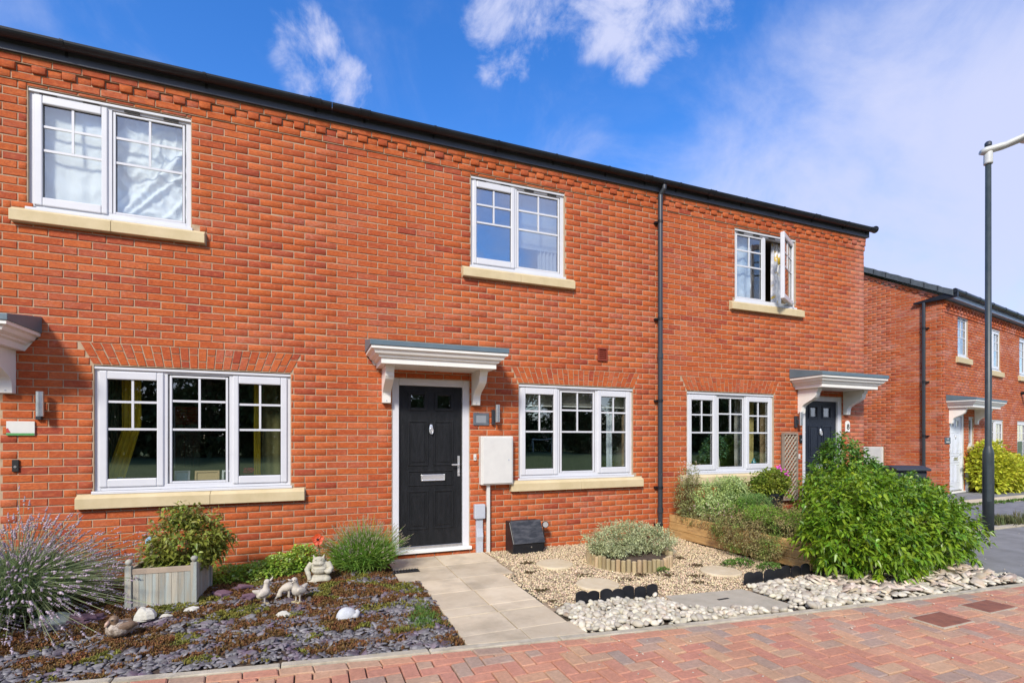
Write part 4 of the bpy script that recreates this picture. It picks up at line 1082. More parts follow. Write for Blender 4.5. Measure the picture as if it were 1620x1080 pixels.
q = MB(); q.lathe((lx, ly, 5.70), [(.056, 0), (.058, .02), (.054, .22), (.05, .24)], 16); obj('socket', q, GH, e, smooth=True)
q = MB(); V = []; F = []; rows = []
prof = [(-.10, .05, .035, .28), (-.05, .075, .055, .29), (.2, .07, .055, .34), (.45, .11, .055, .43), (.75, .15, .05, .53), (1.05, .12, .04, .62), (1.2, .05, .02, .66)]
for s_, wd, ht, zz in prof:
    c = Vector((lx, ly, 5.62+zz)) + dirx*s_; side = Vector((-dirx.y, dirx.x, 0))
    for k in range(12):
        t = 2*math.pi*k/12; V.append(c + side*wd*math.cos(t) + Vector((0, 0, ht*math.sin(t))))
for i in range(len(prof)-1):
    for k in range(12): k2 = (k+1) % 12; F.append((i*12+k, i*12+k2, (i+1)*12+k2, (i+1)*12+k))
F += [tuple(range(11, -1, -1)), tuple((len(prof)-1)*12+k for k in range(12))]
q.add(V, F); obj('lamp_head', q, GH, e, smooth=True)
q = MB(); c = Vector((lx, ly, 6.0)) + dirx*.55; q.ell(c, (.16, .10, .03), 12, 6, Matrix.Rotation(math.atan2(dirx.y, dirx.x), 3, 'Z')); obj('lens', q, M('lamp_lens', (.7, .72, .72), rough=.15), e, smooth=True)
q = MB(); q.lathe((lx+.0, ly, 5.97), [(.035, 0), (.045, .02), (.045, .06), (.03, .08)], 12); obj('photocell', q, GREYPIPE, e)

# ------------------------------------------------------------------ the ground
KB = lambda x: -2.639 - .15218*x + .0068957*x*x        # outer edge of the kerb edging
KW = .062
def KT(x): return KB(x) + KW
q = MB(); q.add([(-400, -400, -.10), (400, -400, -.10), (400, 400, -.10), (-400, 400, -.10)], [(0,1,2,3)])
props(obj('ground', q, FIELD), kind='structure')
def sheet(name, poly, z, mat, kind='structure'):
    q = MB(); q.add([(x, y, z) for x, y in poly], [tuple(range(len(poly)))]); return props(obj(name, q, mat), kind=kind)
kx = np.linspace(-8, 14, 45)
sheet('paving_bed', [(x, KB(x)) for x in kx] + [(14, -9), (-8, -9)], -.028, M('jointing_sand', (.05, .042, .028), (.12, .10, .06), scale=9, rough=1, c3=(.05, .07, .02), scale3=6))
# kerb edging in lengths
kerb = props(bpy.data.objects.new('kerb', None), kind='structure'); _place(kerb, Matrix.Identity(4), None)
x = -7.5
while x < 13.5:
    n = 6; xs = [x + .004 + (.906)*i/n for i in range(n+1)]
    q = MB(); q.prism([(a, KB(a)+.002) for a in xs] + [(a, KT(a)) for a in xs[::-1]], -.09, .004 + rng.normal(0, .002), .006)
    obj('kerb_stone', q, KERBM, kerb); x += .914
# block paving: a header course along the kerb, cut blocks, then herringbone
def clip(poly, n, d):
    out = []
    for i in range(len(poly)):
        p, q_ = poly[i], poly[(i+1) % len(poly)]
        sp, sq = p[0]*n[0]+p[1]*n[1]-d, q_[0]*n[0]+q_[1]*n[1]-d
        if sp <= 0: out.append(p)
        if (sp < 0 < sq) or (sq < 0 < sp):
            t = sp/(sp-sq); out.append((p[0]+(q_[0]-p[0])*t, p[1]+(q_[1]-p[1])*t))
    return out
paving = props(bpy.data.objects.new('block_paving', None), kind='structure'); _place(paving, Matrix.Identity(4), None)
blocks = []
x = -7.0; bw = .102
while x < 13:
    a, b = x+.002, x+.198
    blocks.append([(a+.001, KB(a)-.005), (b-.001, KB(b)-.005), (b+.011, KB(b)-.005-bw+.006), (a+.013, KB(a)-.005-bw+.006)]); x += .2
GULLY = [(5.02, -3.62, 5.42, -3.47), (4.15, -3.60, 4.55, -3.36)]
u = .1015
for i in range(-75, 135):
    for j in range(-90, -15):
        k = (i-j) % 4
        if k == 0: r_ = (i, j, i+2, j+1)
        elif k == 3: r_ = (i, j, i+1, j+2)
        else: continue
        p = [(r_[0]*u+.004, r_[1]*u+.004), (r_[2]*u-.004, r_[1]*u+.004), (r_[2]*u-.004, r_[3]*u-.004), (r_[0]*u+.004, r_[3]*u-.004)]
        c = ((r_[0]+r_[2])*u/2, (r_[1]+r_[3])*u/2)
        if c[1] < -6.9 or not -7 < c[0] < 13: continue
        sl = -.15218 + .0137914*c[0]; y0 = KB(c[0]) - bw - .006
        n = (-sl, 1); p = clip(p, n, y0 - sl*c[0])
        if len(p) < 3: continue
        ar = abs(sum(p[a][0]*p[(a+1) % len(p)][1]-p[(a+1) % len(p)][0]*p[a][1] for a in range(len(p))))/2
        if ar < .0015: continue
        blocks.append(p)
sc = []
for i, p in enumerate(blocks):
    c = (sum(v[0] for v in p)/len(p), sum(v[1] for v in p)/len(p), 0)
    q_ = proj(c); sc.append((-1 if not q_ or not (0 <= q_[0] <= 1620 and q_[1] <= 1088) else 1/q_[2], i))
single = {i for a, i in sorted(sc, reverse=True)[:300] if a > 0}
rest = MB()
for i, p in enumerate(blocks):
    if sc[i][0] < 0 and rng.random() < 0: continue
    q = MB() if i in single else rest
    h = rng.normal(0, .0018); b0 = len(q.v)
    q.prism(p, -.05, -.004 + h, .006)
    tx, ty = rng.normal(0, .012), rng.normal(0, .012); c = (sum(v[0] for v in p)/len(p), sum(v[1] for v in p)/len(p))
    for t in range(b0, len(q.v)):
        v = q.v[t]
        if v[2] > -.03: q.v[t] = (v[0], v[1], v[2] + (v[0]-c[0])*tx + (v[1]-c[1])*ty)
    if i in single: obj('paving_block', q, PAVER, paving)
obj('paving_blocks', rest, PAVER, paving, kind='stuff')
COVM = M('rusty_metal_cover', (.20, .075, .045), (.30, .11, .06), scale=12, rough=.75, bump=.4)
for gx0, gx1, gy0, gy1, lb in ((5.15, 5.52, -3.66, -3.46, 'rusty rectangular metal cover set in the paving near the kerb'), (4.42, 4.78, -3.72, -3.50, 'rusty rectangular metal cover in the paving, the one nearer the camera')):
    e = empty('metal_cover', (gx0, gy0, 0), lb, 'drain cover', 'metal covers in the block paving')
    q = MB(); q.box(gx0, gx1, gy0, gy1, -.02, .006); obj('lid', q, COVM, e, bevel=.003)
    q = MB(); q.box(gx0-.012, gx1+.012, gy0-.012, gy1+.012, -.02, .002); obj('rim', q, KERBM, e)
# ---- path slabs
path = props(bpy.data.objects.new('path', None), kind='structure'); _place(path, Matrix.Identity(4), None)
YJ = [-.03, -.53, -1.075, -1.525, -1.975, -2.165, -2.57]
def slab(x0, x1, y0, y1, poly=None):
    q = MB(); g = .0055
    p = poly or [(x0+g, y1+g), (x1-g, y1+g), (x1-g, y0-g), (x0+g, y0-g)]
    b0 = 0; q.prism(p, -.06, .004 + rng.normal(0, .0012), .003)
    o = obj('slab', q, CONC, path)
for k in range(7):
    y0 = YJ[k]; y1 = YJ[k+1] if k < 6 else None
    xl = .80 if k < 2 else .985; xm = 1.372 + .011*k; xr = [2.0, 1.985, 1.86, 1.85, 1.845, 1.845, 1.87][k]
    if y1 is not None:
        if k == 1:
            slab(0, 0, 0, 0, [(xl+.004, y1+.003), (xm-.003, y1+.003), (xm-.003, y0-.003), (1.075, y0-.003), (1.075, y0-.15), (xl+.004, y0-.15)][::1])
        else: slab(xl, xm, y0, y1)
        slab(xm, xr, y0, y1)
    else:
        slab(0, 0, 0, 0, [(xl+.003, KT(xl)+.004), (xm-.003, KT(xm)+.004), (xm-.003, y0-.003), (xl+.003, y0-.003)])
        slab(0, 0, 0, 0, [(xm+.003, KT(xm)+.004), (xr, KT(xr)+.004), (xr, y0-.003), (xm+.003, y0-.003)])
sheet('path_bed', [(.78, -.01), (2.02, -.01), (1.9, KT(1.9)), (.97, KT(.97)), (.97, -1.08), (.78, -1.08)], -.012, M('joint_soil', (.06, .045, .03), (.11, .09, .06), scale=20, rough=1))
e = empty('drain_grate', (.84, -.6, 0), 'black drain grate at the left edge of the path', 'drain grate')
q = MB(); q.frame(0, 1, 0, 1, .1, 0, 1); q = MB(); q.box(.775, 1.068, -.676, -.534, -.02, .002); obj('frame', q, RUBBER, e)
for k in range(9): q = MB(); q.box(.785+k*.031, .797+k*.031, -.670, -.540, .0025, .008); obj('bar', q, BLACKP, e)
# concrete cover slab on the right
q = MB(); q.prism([(2.86, -2.84), (3.12, -3.0), (3.80, KT(3.6)+.06), (3.76, -2.44), (2.95, -2.35)][::1], -.05, .012, .005)
cs = obj('cover_slab', q, M('weathered_concrete', (.38, .34, .25), (.47, .42, .32), scale=5, rough=.95, bump=.4, bscale=150)); props(cs, 'flat weathered concrete slab among the white pebbles', 'slab')
q = MB(); q.box(3.30, 3.42, -2.625, -2.60, .0125, .0145); obj('slot', q, RUBBER, cs)
# tarmac and what lies beyond the lamp
sheet('tarmac_footway', [(6.62, KT(6.62)), (7.5, KT(7.5)), (14, KT(14)), (40, -3.3), (40, -1.48), (9.2, -1.46), (9.2, .0), (9.16, 9), (6.7, -1.2)], -.012, TARMAC)
sheet('road_channel', [(13, KB(13)), (13, -9), (60, -9), (60, -3.4), (14, KT(14))], -.020, TARMAC)
q = MB(); x = 8.9
kk = props(bpy.data.objects.new('far_kerb', None), kind='structure'); _place(kk, Matrix.Identity(4), None)
for i in range(14): q = MB(); q.box(9.22+i*.92, 9.22+i*.92+.91, -1.45, -1.33, -.06, .012); obj('kerb_stone', q, KERBM, kk, bevel=.006)
sheet('side_drive', [(9.15, -1.33), (30, -1.33), (30, 6), (9.15, 9)], -.014, M('grey_drive', (.16, .16, .165), (.24, .24, .245), scale=5, rough=.95, bump=.5, bscale=90, c3=(.40, .37, .31), scale3=2.5, lo3=.62, hi3=.8))
sheet('pale_footpath', [(12.9, .36), (30, 1.05), (30, 1.75), (12.9, .95)], -.008, CONC)
for i in range(10):
    pass
# ------------------------------------------------------------------ loose stone and slate
def nothing(): pass
def region_pts(n, x0, x1, y0, y1, test):
    out = []
    while len(out) < n:
        P = np.column_stack([rng.uniform(x0, x1, 4000), rng.uniform(y0, y1, 4000)])
        out += [p for p in P if test(p[0], p[1])]
    return np.array(out[:n])
def template(kind, seed):
    r_ = np.random.default_rng(seed); m_ = MB()
    if kind == 'pebble': m_.ell((0, 0, 0), (1, 1, 1), 10, 7)
    elif kind == 'grit': m_.add([(1,0,0),(0,1,0),(-1,0,0),(0,-1,0),(0,0,1),(0,0,-1)], [(0,1,4),(1,2,4),(2,3,4),(3,0,4),(1,0,5),(2,1,5),(3,2,5),(0,3,5)])
    V = np.array(m_.v, dtype=float)
    if kind == 'pebble':
        d = np.array([mnoise.noise(Vector(v)*1.1 + Vector((seed*3.1, 0, 0))) for v in V]); V *= (1 + .28*d)[:, None]
        F = []
        for f in m_.f: F += [f] if len(f) == 3 else [(f[0], f[1], f[2]), (f[0], f[2], f[3])]
    elif kind == 'grit': V *= r_.uniform(.7, 1.25, V.shape); F = m_.f
    elif kind == 'chip':
        n = r_.integers(4, 7); a = np.sort(r_.uniform(0, 2*math.pi, n) * .15 + np.arange(n)*2*math.pi/n)
        rad = r_.uniform(.7, 1.15, n); top = [(rad[k]*math.cos(a[k]), rad[k]*math.sin(a[k]), .5 + r_.normal(0, .06)) for k in range(n)]
        bot = [(v[0]*1.06, v[1]*1.06, -.5) for v in top]
        V = np.array(top + bot); F = []
        for k in range(1, n-1): F.append((0, k, k+1))
        for k in range(n): k2 = (k+1) % n; F += [(k, n+k, n+k2), (k, n+k2, k2)]
    return V, np.array(F)
def rotmats(rz, rx, ry):
    cz, sz, cx_, sx_, cy_, sy_ = np.cos(rz), np.sin(rz), np.cos(rx), np.sin(rx), np.cos(ry), np.sin(ry)
    Z = np.zeros_like(rz); O = np.ones_like(rz)
    Rz = np.stack([cz, -sz, Z, sz, cz, Z, Z, Z, O], -1).reshape(-1, 3, 3)
    Rx = np.stack([O, Z, Z, Z, cx_, -sx_, Z, sx_, cx_], -1).reshape(-1, 3, 3)
    Ry = np.stack([cy_, Z, sy_, Z, O, Z, -sy_, Z, cy_], -1).reshape(-1, 3, 3)
    return Rz @ Rx @ Ry
def scatter(name, kind, P, size, tilt, mat, parent=None, nsingle=0, single_name='pebble', smooth=False, nt=6, stuffkind='stuff', label=None, cat=None):
    """P (n,3) places, size (n,3)"""
    T = [template(kind, k+11) for k in range(nt)]
    n = len(P); rz = rng.uniform(0, 2*math.pi, n); rx = rng.normal(0, tilt, n); ry = rng.normal(0, tilt, n)
    RM = rotmats(rz, rx, ry); which = rng.integers(0, nt, n)
    singles = set()
    if nsingle:
        sc = []
        for i in range(n):
            q = proj(P[i]); sc.append((size[i, 0]/q[2] if q and 0 < q[0] < 1620 and q[1] < 1080 else -1, i))
        sc.sort(reverse=True); singles = {i for a, i in sc[:nsingle] if a > 0}
        meshes = []
        for V, F in T: me = mesh_np(single_name, V, F, smooth); me.materials.append(mat); meshes.append(me)
        for i in singles:
            mw = Matrix.Translation(P[i]) @ Matrix(RM[i].tolist()).to_4x4() @ Matrix.Diagonal((*size[i], 1))
            _place(bpy.data.objects.new(single_name, meshes[which[i]]), mw, parent)
    VV, FF, b = [], [], 0
    for t, (V, F) in enumerate(T):
        idx = np.array([i for i in np.nonzero(which == t)[0] if i not in singles], dtype=int)
        if not len(idx): continue
        X = np.einsum('nij,nvj->nvi', RM[idx], V[None]*size[idx][:, None, :]) + P[idx][:, None, :]
        VV.append(X.reshape(-1, 3)); FF.append((F[None] + (np.arange(len(idx))*len(V))[:, None, None] + b).reshape(-1, 3)); b += len(idx)*len(V)
    if VV: return obj(name, mesh_np(name, np.vstack(VV), np.vstack(FF), smooth), mat, parent, kind=stuffkind, label=label, cat=cat)
# gravel bed
GRAV = M('pea_gravel', (.56, .42, .24), (.68, .56, .38), scale=50, rough=.85, rnd=.45, hue=.03)
gravel_in = lambda x, y: x > (2.02 if y > -1.08 else 1.87) and x < 4.86 and y < -.01 and y > max(-2.36 - .02*x, KT(x)+.03) and not (x > 1.85 and y < -2.22 and x < 2.1)
gb = MB(); gx = np.linspace(1.82, 4.9, 50); gy = np.linspace(-2.75, .0, 45)
hgt = lambda x, y: -.004 + .012*mnoise.noise(Vector((x*2, y*2, 0))) + .006*mnoise.noise(Vector((x*7, y*7, 3)))
gb.add([(x, y, hgt(x, y)-.012) for y in gy for x in gx], [(j*50+i, j*50+i+1, (j+1)*50+i+1, (j+1)*50+i) for j in range(44) for i in range(49)])
gravel = obj('gravel_bed', gb, M('gravel_base', (.30, .22, .14), (.46, .36, .25), scale=70, rough=1, bump=1, bscale=120), kind='structure')
P = region_pts(30000, 1.85, 4.87, -2.45, -.005, gravel_in); n = len(P)
z = np.array([hgt(*p) for p in P]) + rng.uniform(-.006, .004, n); s = rng.uniform(.005, .0115, n)
scatter('gravel', 'grit', np.column_stack([P, z]), np.column_stack([s*1.3, s, s*.8]), .5, GRAV, gravel)
# moss and weed patches on the gravel
def tuft_mesh(P, H, Wd, spread, mat, name, parent=None, blades=7, kind='stuff', label=None, cat=None):
    V = []; F = []
    n = len(P)
    for i in range(n):
        for k in range(blades):
            a = rng.uniform(0, 6.283); h = H*rng.uniform(.5, 1.1); l = spread*rng.uniform(.4, 1)
            c = P[i] + np.array([rng.normal(0, spread*.35), rng.normal(0, spread*.35), 0]); d = np.array([math.cos(a), math.sin(a), 0]); sd = np.array([-d[1], d[0], 0])*Wd
            b = len(V); V += [c - sd, c + sd, c + d*l*.5 + [0, 0, h*.75] + sd*.9, c + d*l*.5 + [0, 0, h*.75] - sd*.9, c + d*l + [0, 0, h]]
            F += [(b, b+1, b+2), (b, b+2, b+3), (b+3, b+2, b+4)]
    return obj(name, mesh_np(name, np.array(V), np.array(F)), mat, parent, kind=kind, label=label, cat=cat)
MOSSD = M('dark_moss', (.10, .045, .025), (.10, .09, .03), scale=18, rough=1, rnd=.4)
WEED = M('weed_green', (.075, .16, .02), (.12, .22, .03), scale=14, rough=.7, rnd=.35, transl=.25)
spots = [(2.62, -1.45, .10), (2.95, -1.75, .12), (3.45, -1.75, .10), (3.7, -1.9, .08), (4.0, -1.55, .10), (3.2, -1.65, .09), (2.3, -.75, .10), (2.15, -1.15, .08), (3.0, -2.05, .07), (4.05, -1.2, .07), (2.0, -1.75, .06), (3.55, -2.1, .08), (1.95, -2.1, .05)]
PP = [np.array([x+rng.normal(0, r_*.5), y+rng.normal(0, r_*.35), 0]) for x, y, r_ in spots for _ in range(34)]
tuft_mesh([p for p in PP if gravel_in(p[0], p[1])], .012, .004, .016, MOSSD, 'moss', blades=6, label='dark brown moss patches creeping over the gravel', cat='moss')
# stepping stones
SST = M('stepping_stone', (.58, .47, .29), (.66, .56, .38), scale=7, rough=.9, bump=.5, bscale=90, rnd=.04)
for (x, y), lb in (((2.545, -.93), 'round cream stepping stone nearest the black gas box'), ((2.575, -1.80), 'round cream stepping stone beside the black scalloped edging'), ((4.06, -1.86), 'round cream stepping stone near the timber planter and right edging'), ((4.10, -.78), 'round cream stepping stone half hidden behind the log ring')):
    q = MB(); q.lathe((x, y, 0), [(.205, -.03), (.212, .0), (.208, .012), (.195, .018)], 26); props(obj('stepping_stone', q, SST), lb, 'stepping stone', 'round stepping stones in the gravel')
# slate and sedum bed
slate_in = lambda x, y: x > -5 and x < (.79 if y > -1.07 else .975) and y < -.02 and y > KT(x) + .01
sb = MB(); gx = np.linspace(-5, .985, 70); gy = np.linspace(-2.72, .0, 40)
sh = lambda x, y: .004 + .022*mnoise.noise(Vector((x*1.6, y*1.6, 5))) + .012*mnoise.noise(Vector((x*5, y*5, 1))) + (.03 if y > -1.6 else 0)*min(1, (y+1.6)) * (1 if x < .7 else 0)
xe = lambda y: .79 if y > -1.07 else .982
V = []; 
for y in gy:
    for i in range(70):
        x = -5 + (xe(y)+5)*i/69; yy = max(y, KT(x)+.0); V.append((x, yy, sh(x, yy)-.012 if yy > KT(x)+.05 else -.012))
sb.add(V, [(j*70+i, j*70+i+1, (j+1)*70+i+1, (j+1)*70+i) for j in range(39) for i in range(69)])
slate = obj('slate_bed', sb, SOIL, kind='structure', smooth=True)
SLATE = M('slate_chips', (.125, .118, .118), (.24, .225, .22), scale=12, rough=.6, rnd=.42, hue=.02, bump=.3, c3=(.14, .10, .125), scale3=4.5, lo3=.50, hi3=.62)
SLATEP = M('purple_slate', (.12, .065, .09), (.17, .10, .13), scale=9, rough=.65, rnd=.2)
dens = lambda x, y: mnoise.noise(Vector((x*3.6, y*5.2, 9))) + .35*mnoise.noise(Vector((x*6.5, y*8, 2))) - .10 - .42*min(1, max(0, (y+1.5)/1.2)) + (.25 if y < -2.1 else 0)
slate_ok = lambda x, y: slate_in(x, y) and dens(x, y) > -.10 + rng.uniform(-.3, .2)
P = region_pts(7000, -4, .975, -2.75, -.02, slate_ok); n = len(P)
z = np.array([sh(*p) for p in P]) + rng.uniform(-.008, .006, n); s = rng.gamma(4, .0033, n) + .0045
scatter('slate_chips', 'chip', np.column_stack([P, z]), np.column_stack([s*1.35, s*.85, s*.28+.002]), .28, SLATE, slate, nsingle=300, single_name='slate_chip', nt=10)
SEDR = M('red_brown_sedum', (.22, .085, .028), (.17, .105, .025), scale=9, rough=.8, rnd=.45, hue=.02, transl=.2)
SEDG = M('olive_sedum', (.26, .22, .03), (.15, .17, .025), scale=9, rough=.8, rnd=.4, hue=.02, transl=.2)
sed = lambda x, y: slate_in(x, y) and dens(x, y) < .06 + rng.uniform(-.16, .16)
P = region_pts(15000, -3.2, .975, -2.75, -.02, sed)
g_ = np.array([mnoise.noise(Vector((p[0]*3.1+7, p[1]*3.1, 4))) for p in P])
zz = np.array([sh(*p) for p in P]) - .002
P3 = np.column_stack([P, zz])
tuft_mesh(P3[g_ < .20], .020, .0042, .018, SEDR, 'sedum', slate, blades=8)
tuft_mesh(P3[g_ >= .20], .020, .0042, .018, SEDG, 'yellow_sedum', slate, blades=8)
# larger slate slabs by the planter
for (x, y, rr, lb) in ((-.75, -.95, .14, 'jagged purple slate lump right of the wooden planter'), (-.52, -1.12, .09, 'small flat purple slate lump nearest the ducks'), (-1.62, -1.25, .16, 'broad purple slate lump under the lavender'), (-.60, -.78, .10, 'purple slate lump behind the others right of the planter')):
    q = MB()
    for k in range(5):
        m_ = MB(); nn = 6; a0 = rng.uniform(0, 6); pl = [(x+rng.normal(0, rr*.2)+rr*rng.uniform(.5, .8)*math.cos(a0+6.283*t/nn), y+rng.normal(0, .01)+rr*.55*rng.uniform(.6, 1)*math.sin(a0+6.283*t/nn)) for t in range(nn)]
        m_.prism(pl, .0+k*.012, .018+k*.012, .003); tx, ty = rng.normal(0, .10, 2)
        m_.v = [(v[0], v[1], v[2] + (v[0]-x)*tx + (v[1]-y)*ty) for v in m_.v]; q.add(m_.v, m_.f)
    props(obj('slate_lump', q, SLATEP), lb, 'slate', 'purple slate lumps in the bed')
def rock(x, y, z, r3, mat, label, seed, group=None, name='rock'):
    V, F = template('pebble', seed); m_ = MB(); q = np.array(V)
    d = np.array([mnoise.noise(Vector(v)*2.2 + Vector((seed, 0, 9))) for v in q]); q = q*(1+.25*d)[:, None]*np.array(r3)
    m_.add([(v[0]+x, v[1]+y, max(v[2], -r3[2]*.5)+z) for v in q], [tuple(f) for f in F])
    return props(obj(name, m_, mat, smooth=False), label, 'rock', group)
WROCK = M('white_rock', (.62, .60, .52), (.50, .47, .38), scale=10, rough=.9, bump=.6, bscale=60)
RG = 'pale rocks lying on the slate'
rock(-1.21, -1.37, .05, (.075, .06, .065), WROCK, 'white angular rock just behind the brown duck ornament', 3, RG)
rock(-1.83, -1.22, .03, (.14, .09, .06), M('mossy_rock', (.42, .45, .38), (.30, .34, .27), scale=10, rough=.9), 'long pale mossy rock under the lavender at the left edge', 5, RG)
rock(-.92, -1.27, .02, (.06, .045, .03), WROCK, 'small pale rock in front of the planter corner', 8, RG)
rock(-1.08, -1.35, .015, (.05, .03, .025), WROCK, 'smallest pale rock in front of the planter', 9, RG)
rock(-.22, -1.62, .01, (.055, .04, .025), WROCK, 'small flat pale rock in front of the pale ducks', 12, RG)
# snail-like white stone
e = empty('shell_ornament', (.243, -1.85, .0), 'white rounded shell shaped stone alone on the slate', 'ornament')
q = MB()
q.add([(v[0]+.243, v[1]-1.85, v[2]) for v in [((1-.0*t)*.085*math.sin(ph)*math.cos(t)*(1+.12*math.cos(t)), .06*math.sin(ph)*math.sin(t), max(0, .085*math.cos(ph))) for ph in np.linspace(.01, math.pi/2+.3, 9) for t in np.linspace(0, 2*math.pi, 18, endpoint=False)]],
      [(j*18+i, (j+1)*18+i, (j+1)*18+(i+1) % 18, j*18+(i+1) % 18) for j in range(8) for i in range(18)])
obj('shell', q, M('white_stone', (.56, .57, .58), (.46, .47, .47), scale=18, rough=.8, bump=.5), e, smooth=True)
q = MB(); q.tube([(.30, -1.88, .015), (.325, -1.895, .025), (.333, -1.90, .055), (.318, -1.895, .07)], [.02, .022, .017, .010], 8); obj('head', q, M('white_stone_2', (.50, .50, .50), rough=.8), e, smooth=True)

# pebbles between the kerb and the edging
PEB = M('pale_pebbles', (.48, .42, .30), (.56, .52, .42), scale=26, rough=.75, rnd=.30, hue=.012, bump=.15, bscale=150, c3=(.36, .25, .15), scale3=9, lo3=.58, hi3=.75)
ey = lambda x: -2.24 - .05*(x-2.1)      # line of the edging
cover = lambda x, y: 2.88 < x < 3.80 and y > -2.66 - .43*(x-2.86) and y > KT(x)+.055
def peb_in(x, y):
    if y < KT(x) + .02: return False
    if cover(x, y) or (2.9 < x < 3.85 and y > -2.5): return False
    top = ey(x)-.04 if x < 2.9 else (-2.40 if x < 4.9 else -2.40 + .25*min(1, (x-4.9)))
    return y < top and x > (1.88 if y < -2.2 else 9)
pb = MB(); gx = np.linspace(1.87, 6.66, 50)
pb.add([(x, KT(x), -.02) for x in gx] + [(x, -2.0 if x > 4.9 else -2.2, -.02) for x in gx], [(i, i+1, 51+i, 50+i) for i in range(49)])
pbed = obj('pebble_bed', pb, SOIL, kind='structure')
P = region_pts(1950, 1.86, 6.64, -3.4, -2.0, peb_in); n = len(P)
# relax a little so that stones do not sit in one another
for it in range(5):
    for i in range(n):
        d = P - P[i]; dd = np.hypot(d[:, 0], d[:, 1]); k = (dd < .046) & (dd > 0)
        if k.any():
            mv = -(d[k]/dd[k][:, None]*(.046-dd[k])[:, None]).sum(0)*.4
            q = P[i] + mv
            if peb_in(q[0], q[1]): P[i] = q
s = rng.gamma(12, .0017, n) + .005
big = P[:, 0] > 3.9
s = np.where(big, s*1.12, s)
lay_ = rng.random(n)
z = np.where(lay_ < .5, .002, .022) + rng.uniform(-.006, .008, n)
ht = np.where(P[:, 0] > 4.6, .42, .66)
scatter('pebbles', 'pebble', np.column_stack([P, z]), np.column_stack([s*1.25, s*.92, s*ht]), .22, PEB, pbed, nsingle=300, single_name='pebble', smooth=True, nt=8)
# loose flat tan stones under the big shrub
FLAT = M('tan_flat_stones', (.50, .38, .25), (.60, .52, .42), scale=10, rough=.85, rnd=.3, hue=.02)
P = region_pts(260, 4.5, 6.6, -3.3, -2.5, lambda x, y: y > KT(x)+.05); n = len(P); s = rng.uniform(.025, .05, n)
scatter('flat_stones', 'chip', np.column_stack([P, np.full(n, .035)+rng.uniform(0, .02, n)]), np.column_stack([s*1.6, s, s*.35]), .4, FLAT, pbed, nt=8)
# a few chips strayed onto paving and road
P = region_pts(420, 1.5, 12, -4.6, -1.5, lambda x, y: (y < KB(x)-.01 and rng.random() < math.exp((y-KB(x))*1.6)) or (x > 6.9 and y > KT(x) and rng.random() < .25)); n = len(P); s = rng.uniform(.003, .008, n)
scatter('loose_chips', 'grit', np.column_stack([P, np.full(n, .001)]), np.column_stack([s*1.4, s, s*.7]), .3, PEB, None, label='small pale stone chips strayed over the paving', cat='stone chips')
# scalloped edging
def edging(x0, y0, x1, y1, n, label, dip=0.0):
    e = empty('lawn_edging', ((x0+x1)/2, (y0+y1)/2, 0), label, 'edging', 'black scalloped edging strips')
    L_ = math.hypot(x1-x0, y1-y0); TT[0] = Matrix.Translation((x0, y0, 0)) @ Matrix.Rotation(math.atan2(y1-y0, x1-x0), 4, 'Z')
    w_ = L_/n
    for k in range(n):
        pts = [(k*w_+.0005, -.03), ((k+1)*w_-.0005, -.03)]
        h = .074 + (.012 if k % 2 == 0 else 0)
        pts += [(k*w_ + w_/2 + (w_/2-.0005)*math.cos(t), h + w_*.27*math.sin(t)) for t in np.linspace(0, math.pi, 9)]
        yy = .012*math.sin(k*1.9); q = MB(); q.plate(pts, -.007+yy, .007+yy); obj('scallop', q, BLACKP, e, bevel=.002)
    TT[0] = Matrix.Identity(4)
edging(2.09, -2.25, 2.90, -2.29, 7, 'black scalloped edging strip between gravel and pebbles near the path')
edging(3.90, -2.33, 4.85, -2.27, 7, 'black scalloped edging strip in front of the timber planter')
# log ring
LOGS = M('weathered_log', (.36, .26, .13), (.48, .38, .22), scale=7, rough=.85, stretch=(3, 3, .5), rnd=.3, hue=.012, bump=.5)
rc = (3.40, -1.13); e = empty('log_edging_ring', (*rc, 0), 'round bed edged with short pale timber logs holding a silvery shrub', 'log edging')
nl = 52
for k in range(nl):
    t = 2*math.pi*k/nl; rr = .465; q = MB(); cx_, cy_ = rc[0]+rr*math.cos(t), rc[1]+rr*math.sin(t)
    h = .125 + rng.normal(0, .007); q.lathe((cx_, cy_, 0), [(.0245, -.03), (.0245, h-.006), (.018, h)], 9); obj('log', q, LOGS, e)
q = MB(); q.lathe((*rc, 0), [(.445, 0), (.445, .07), (.3, .10), (.01, .11)], 24); obj('soil', q, SOIL, e)

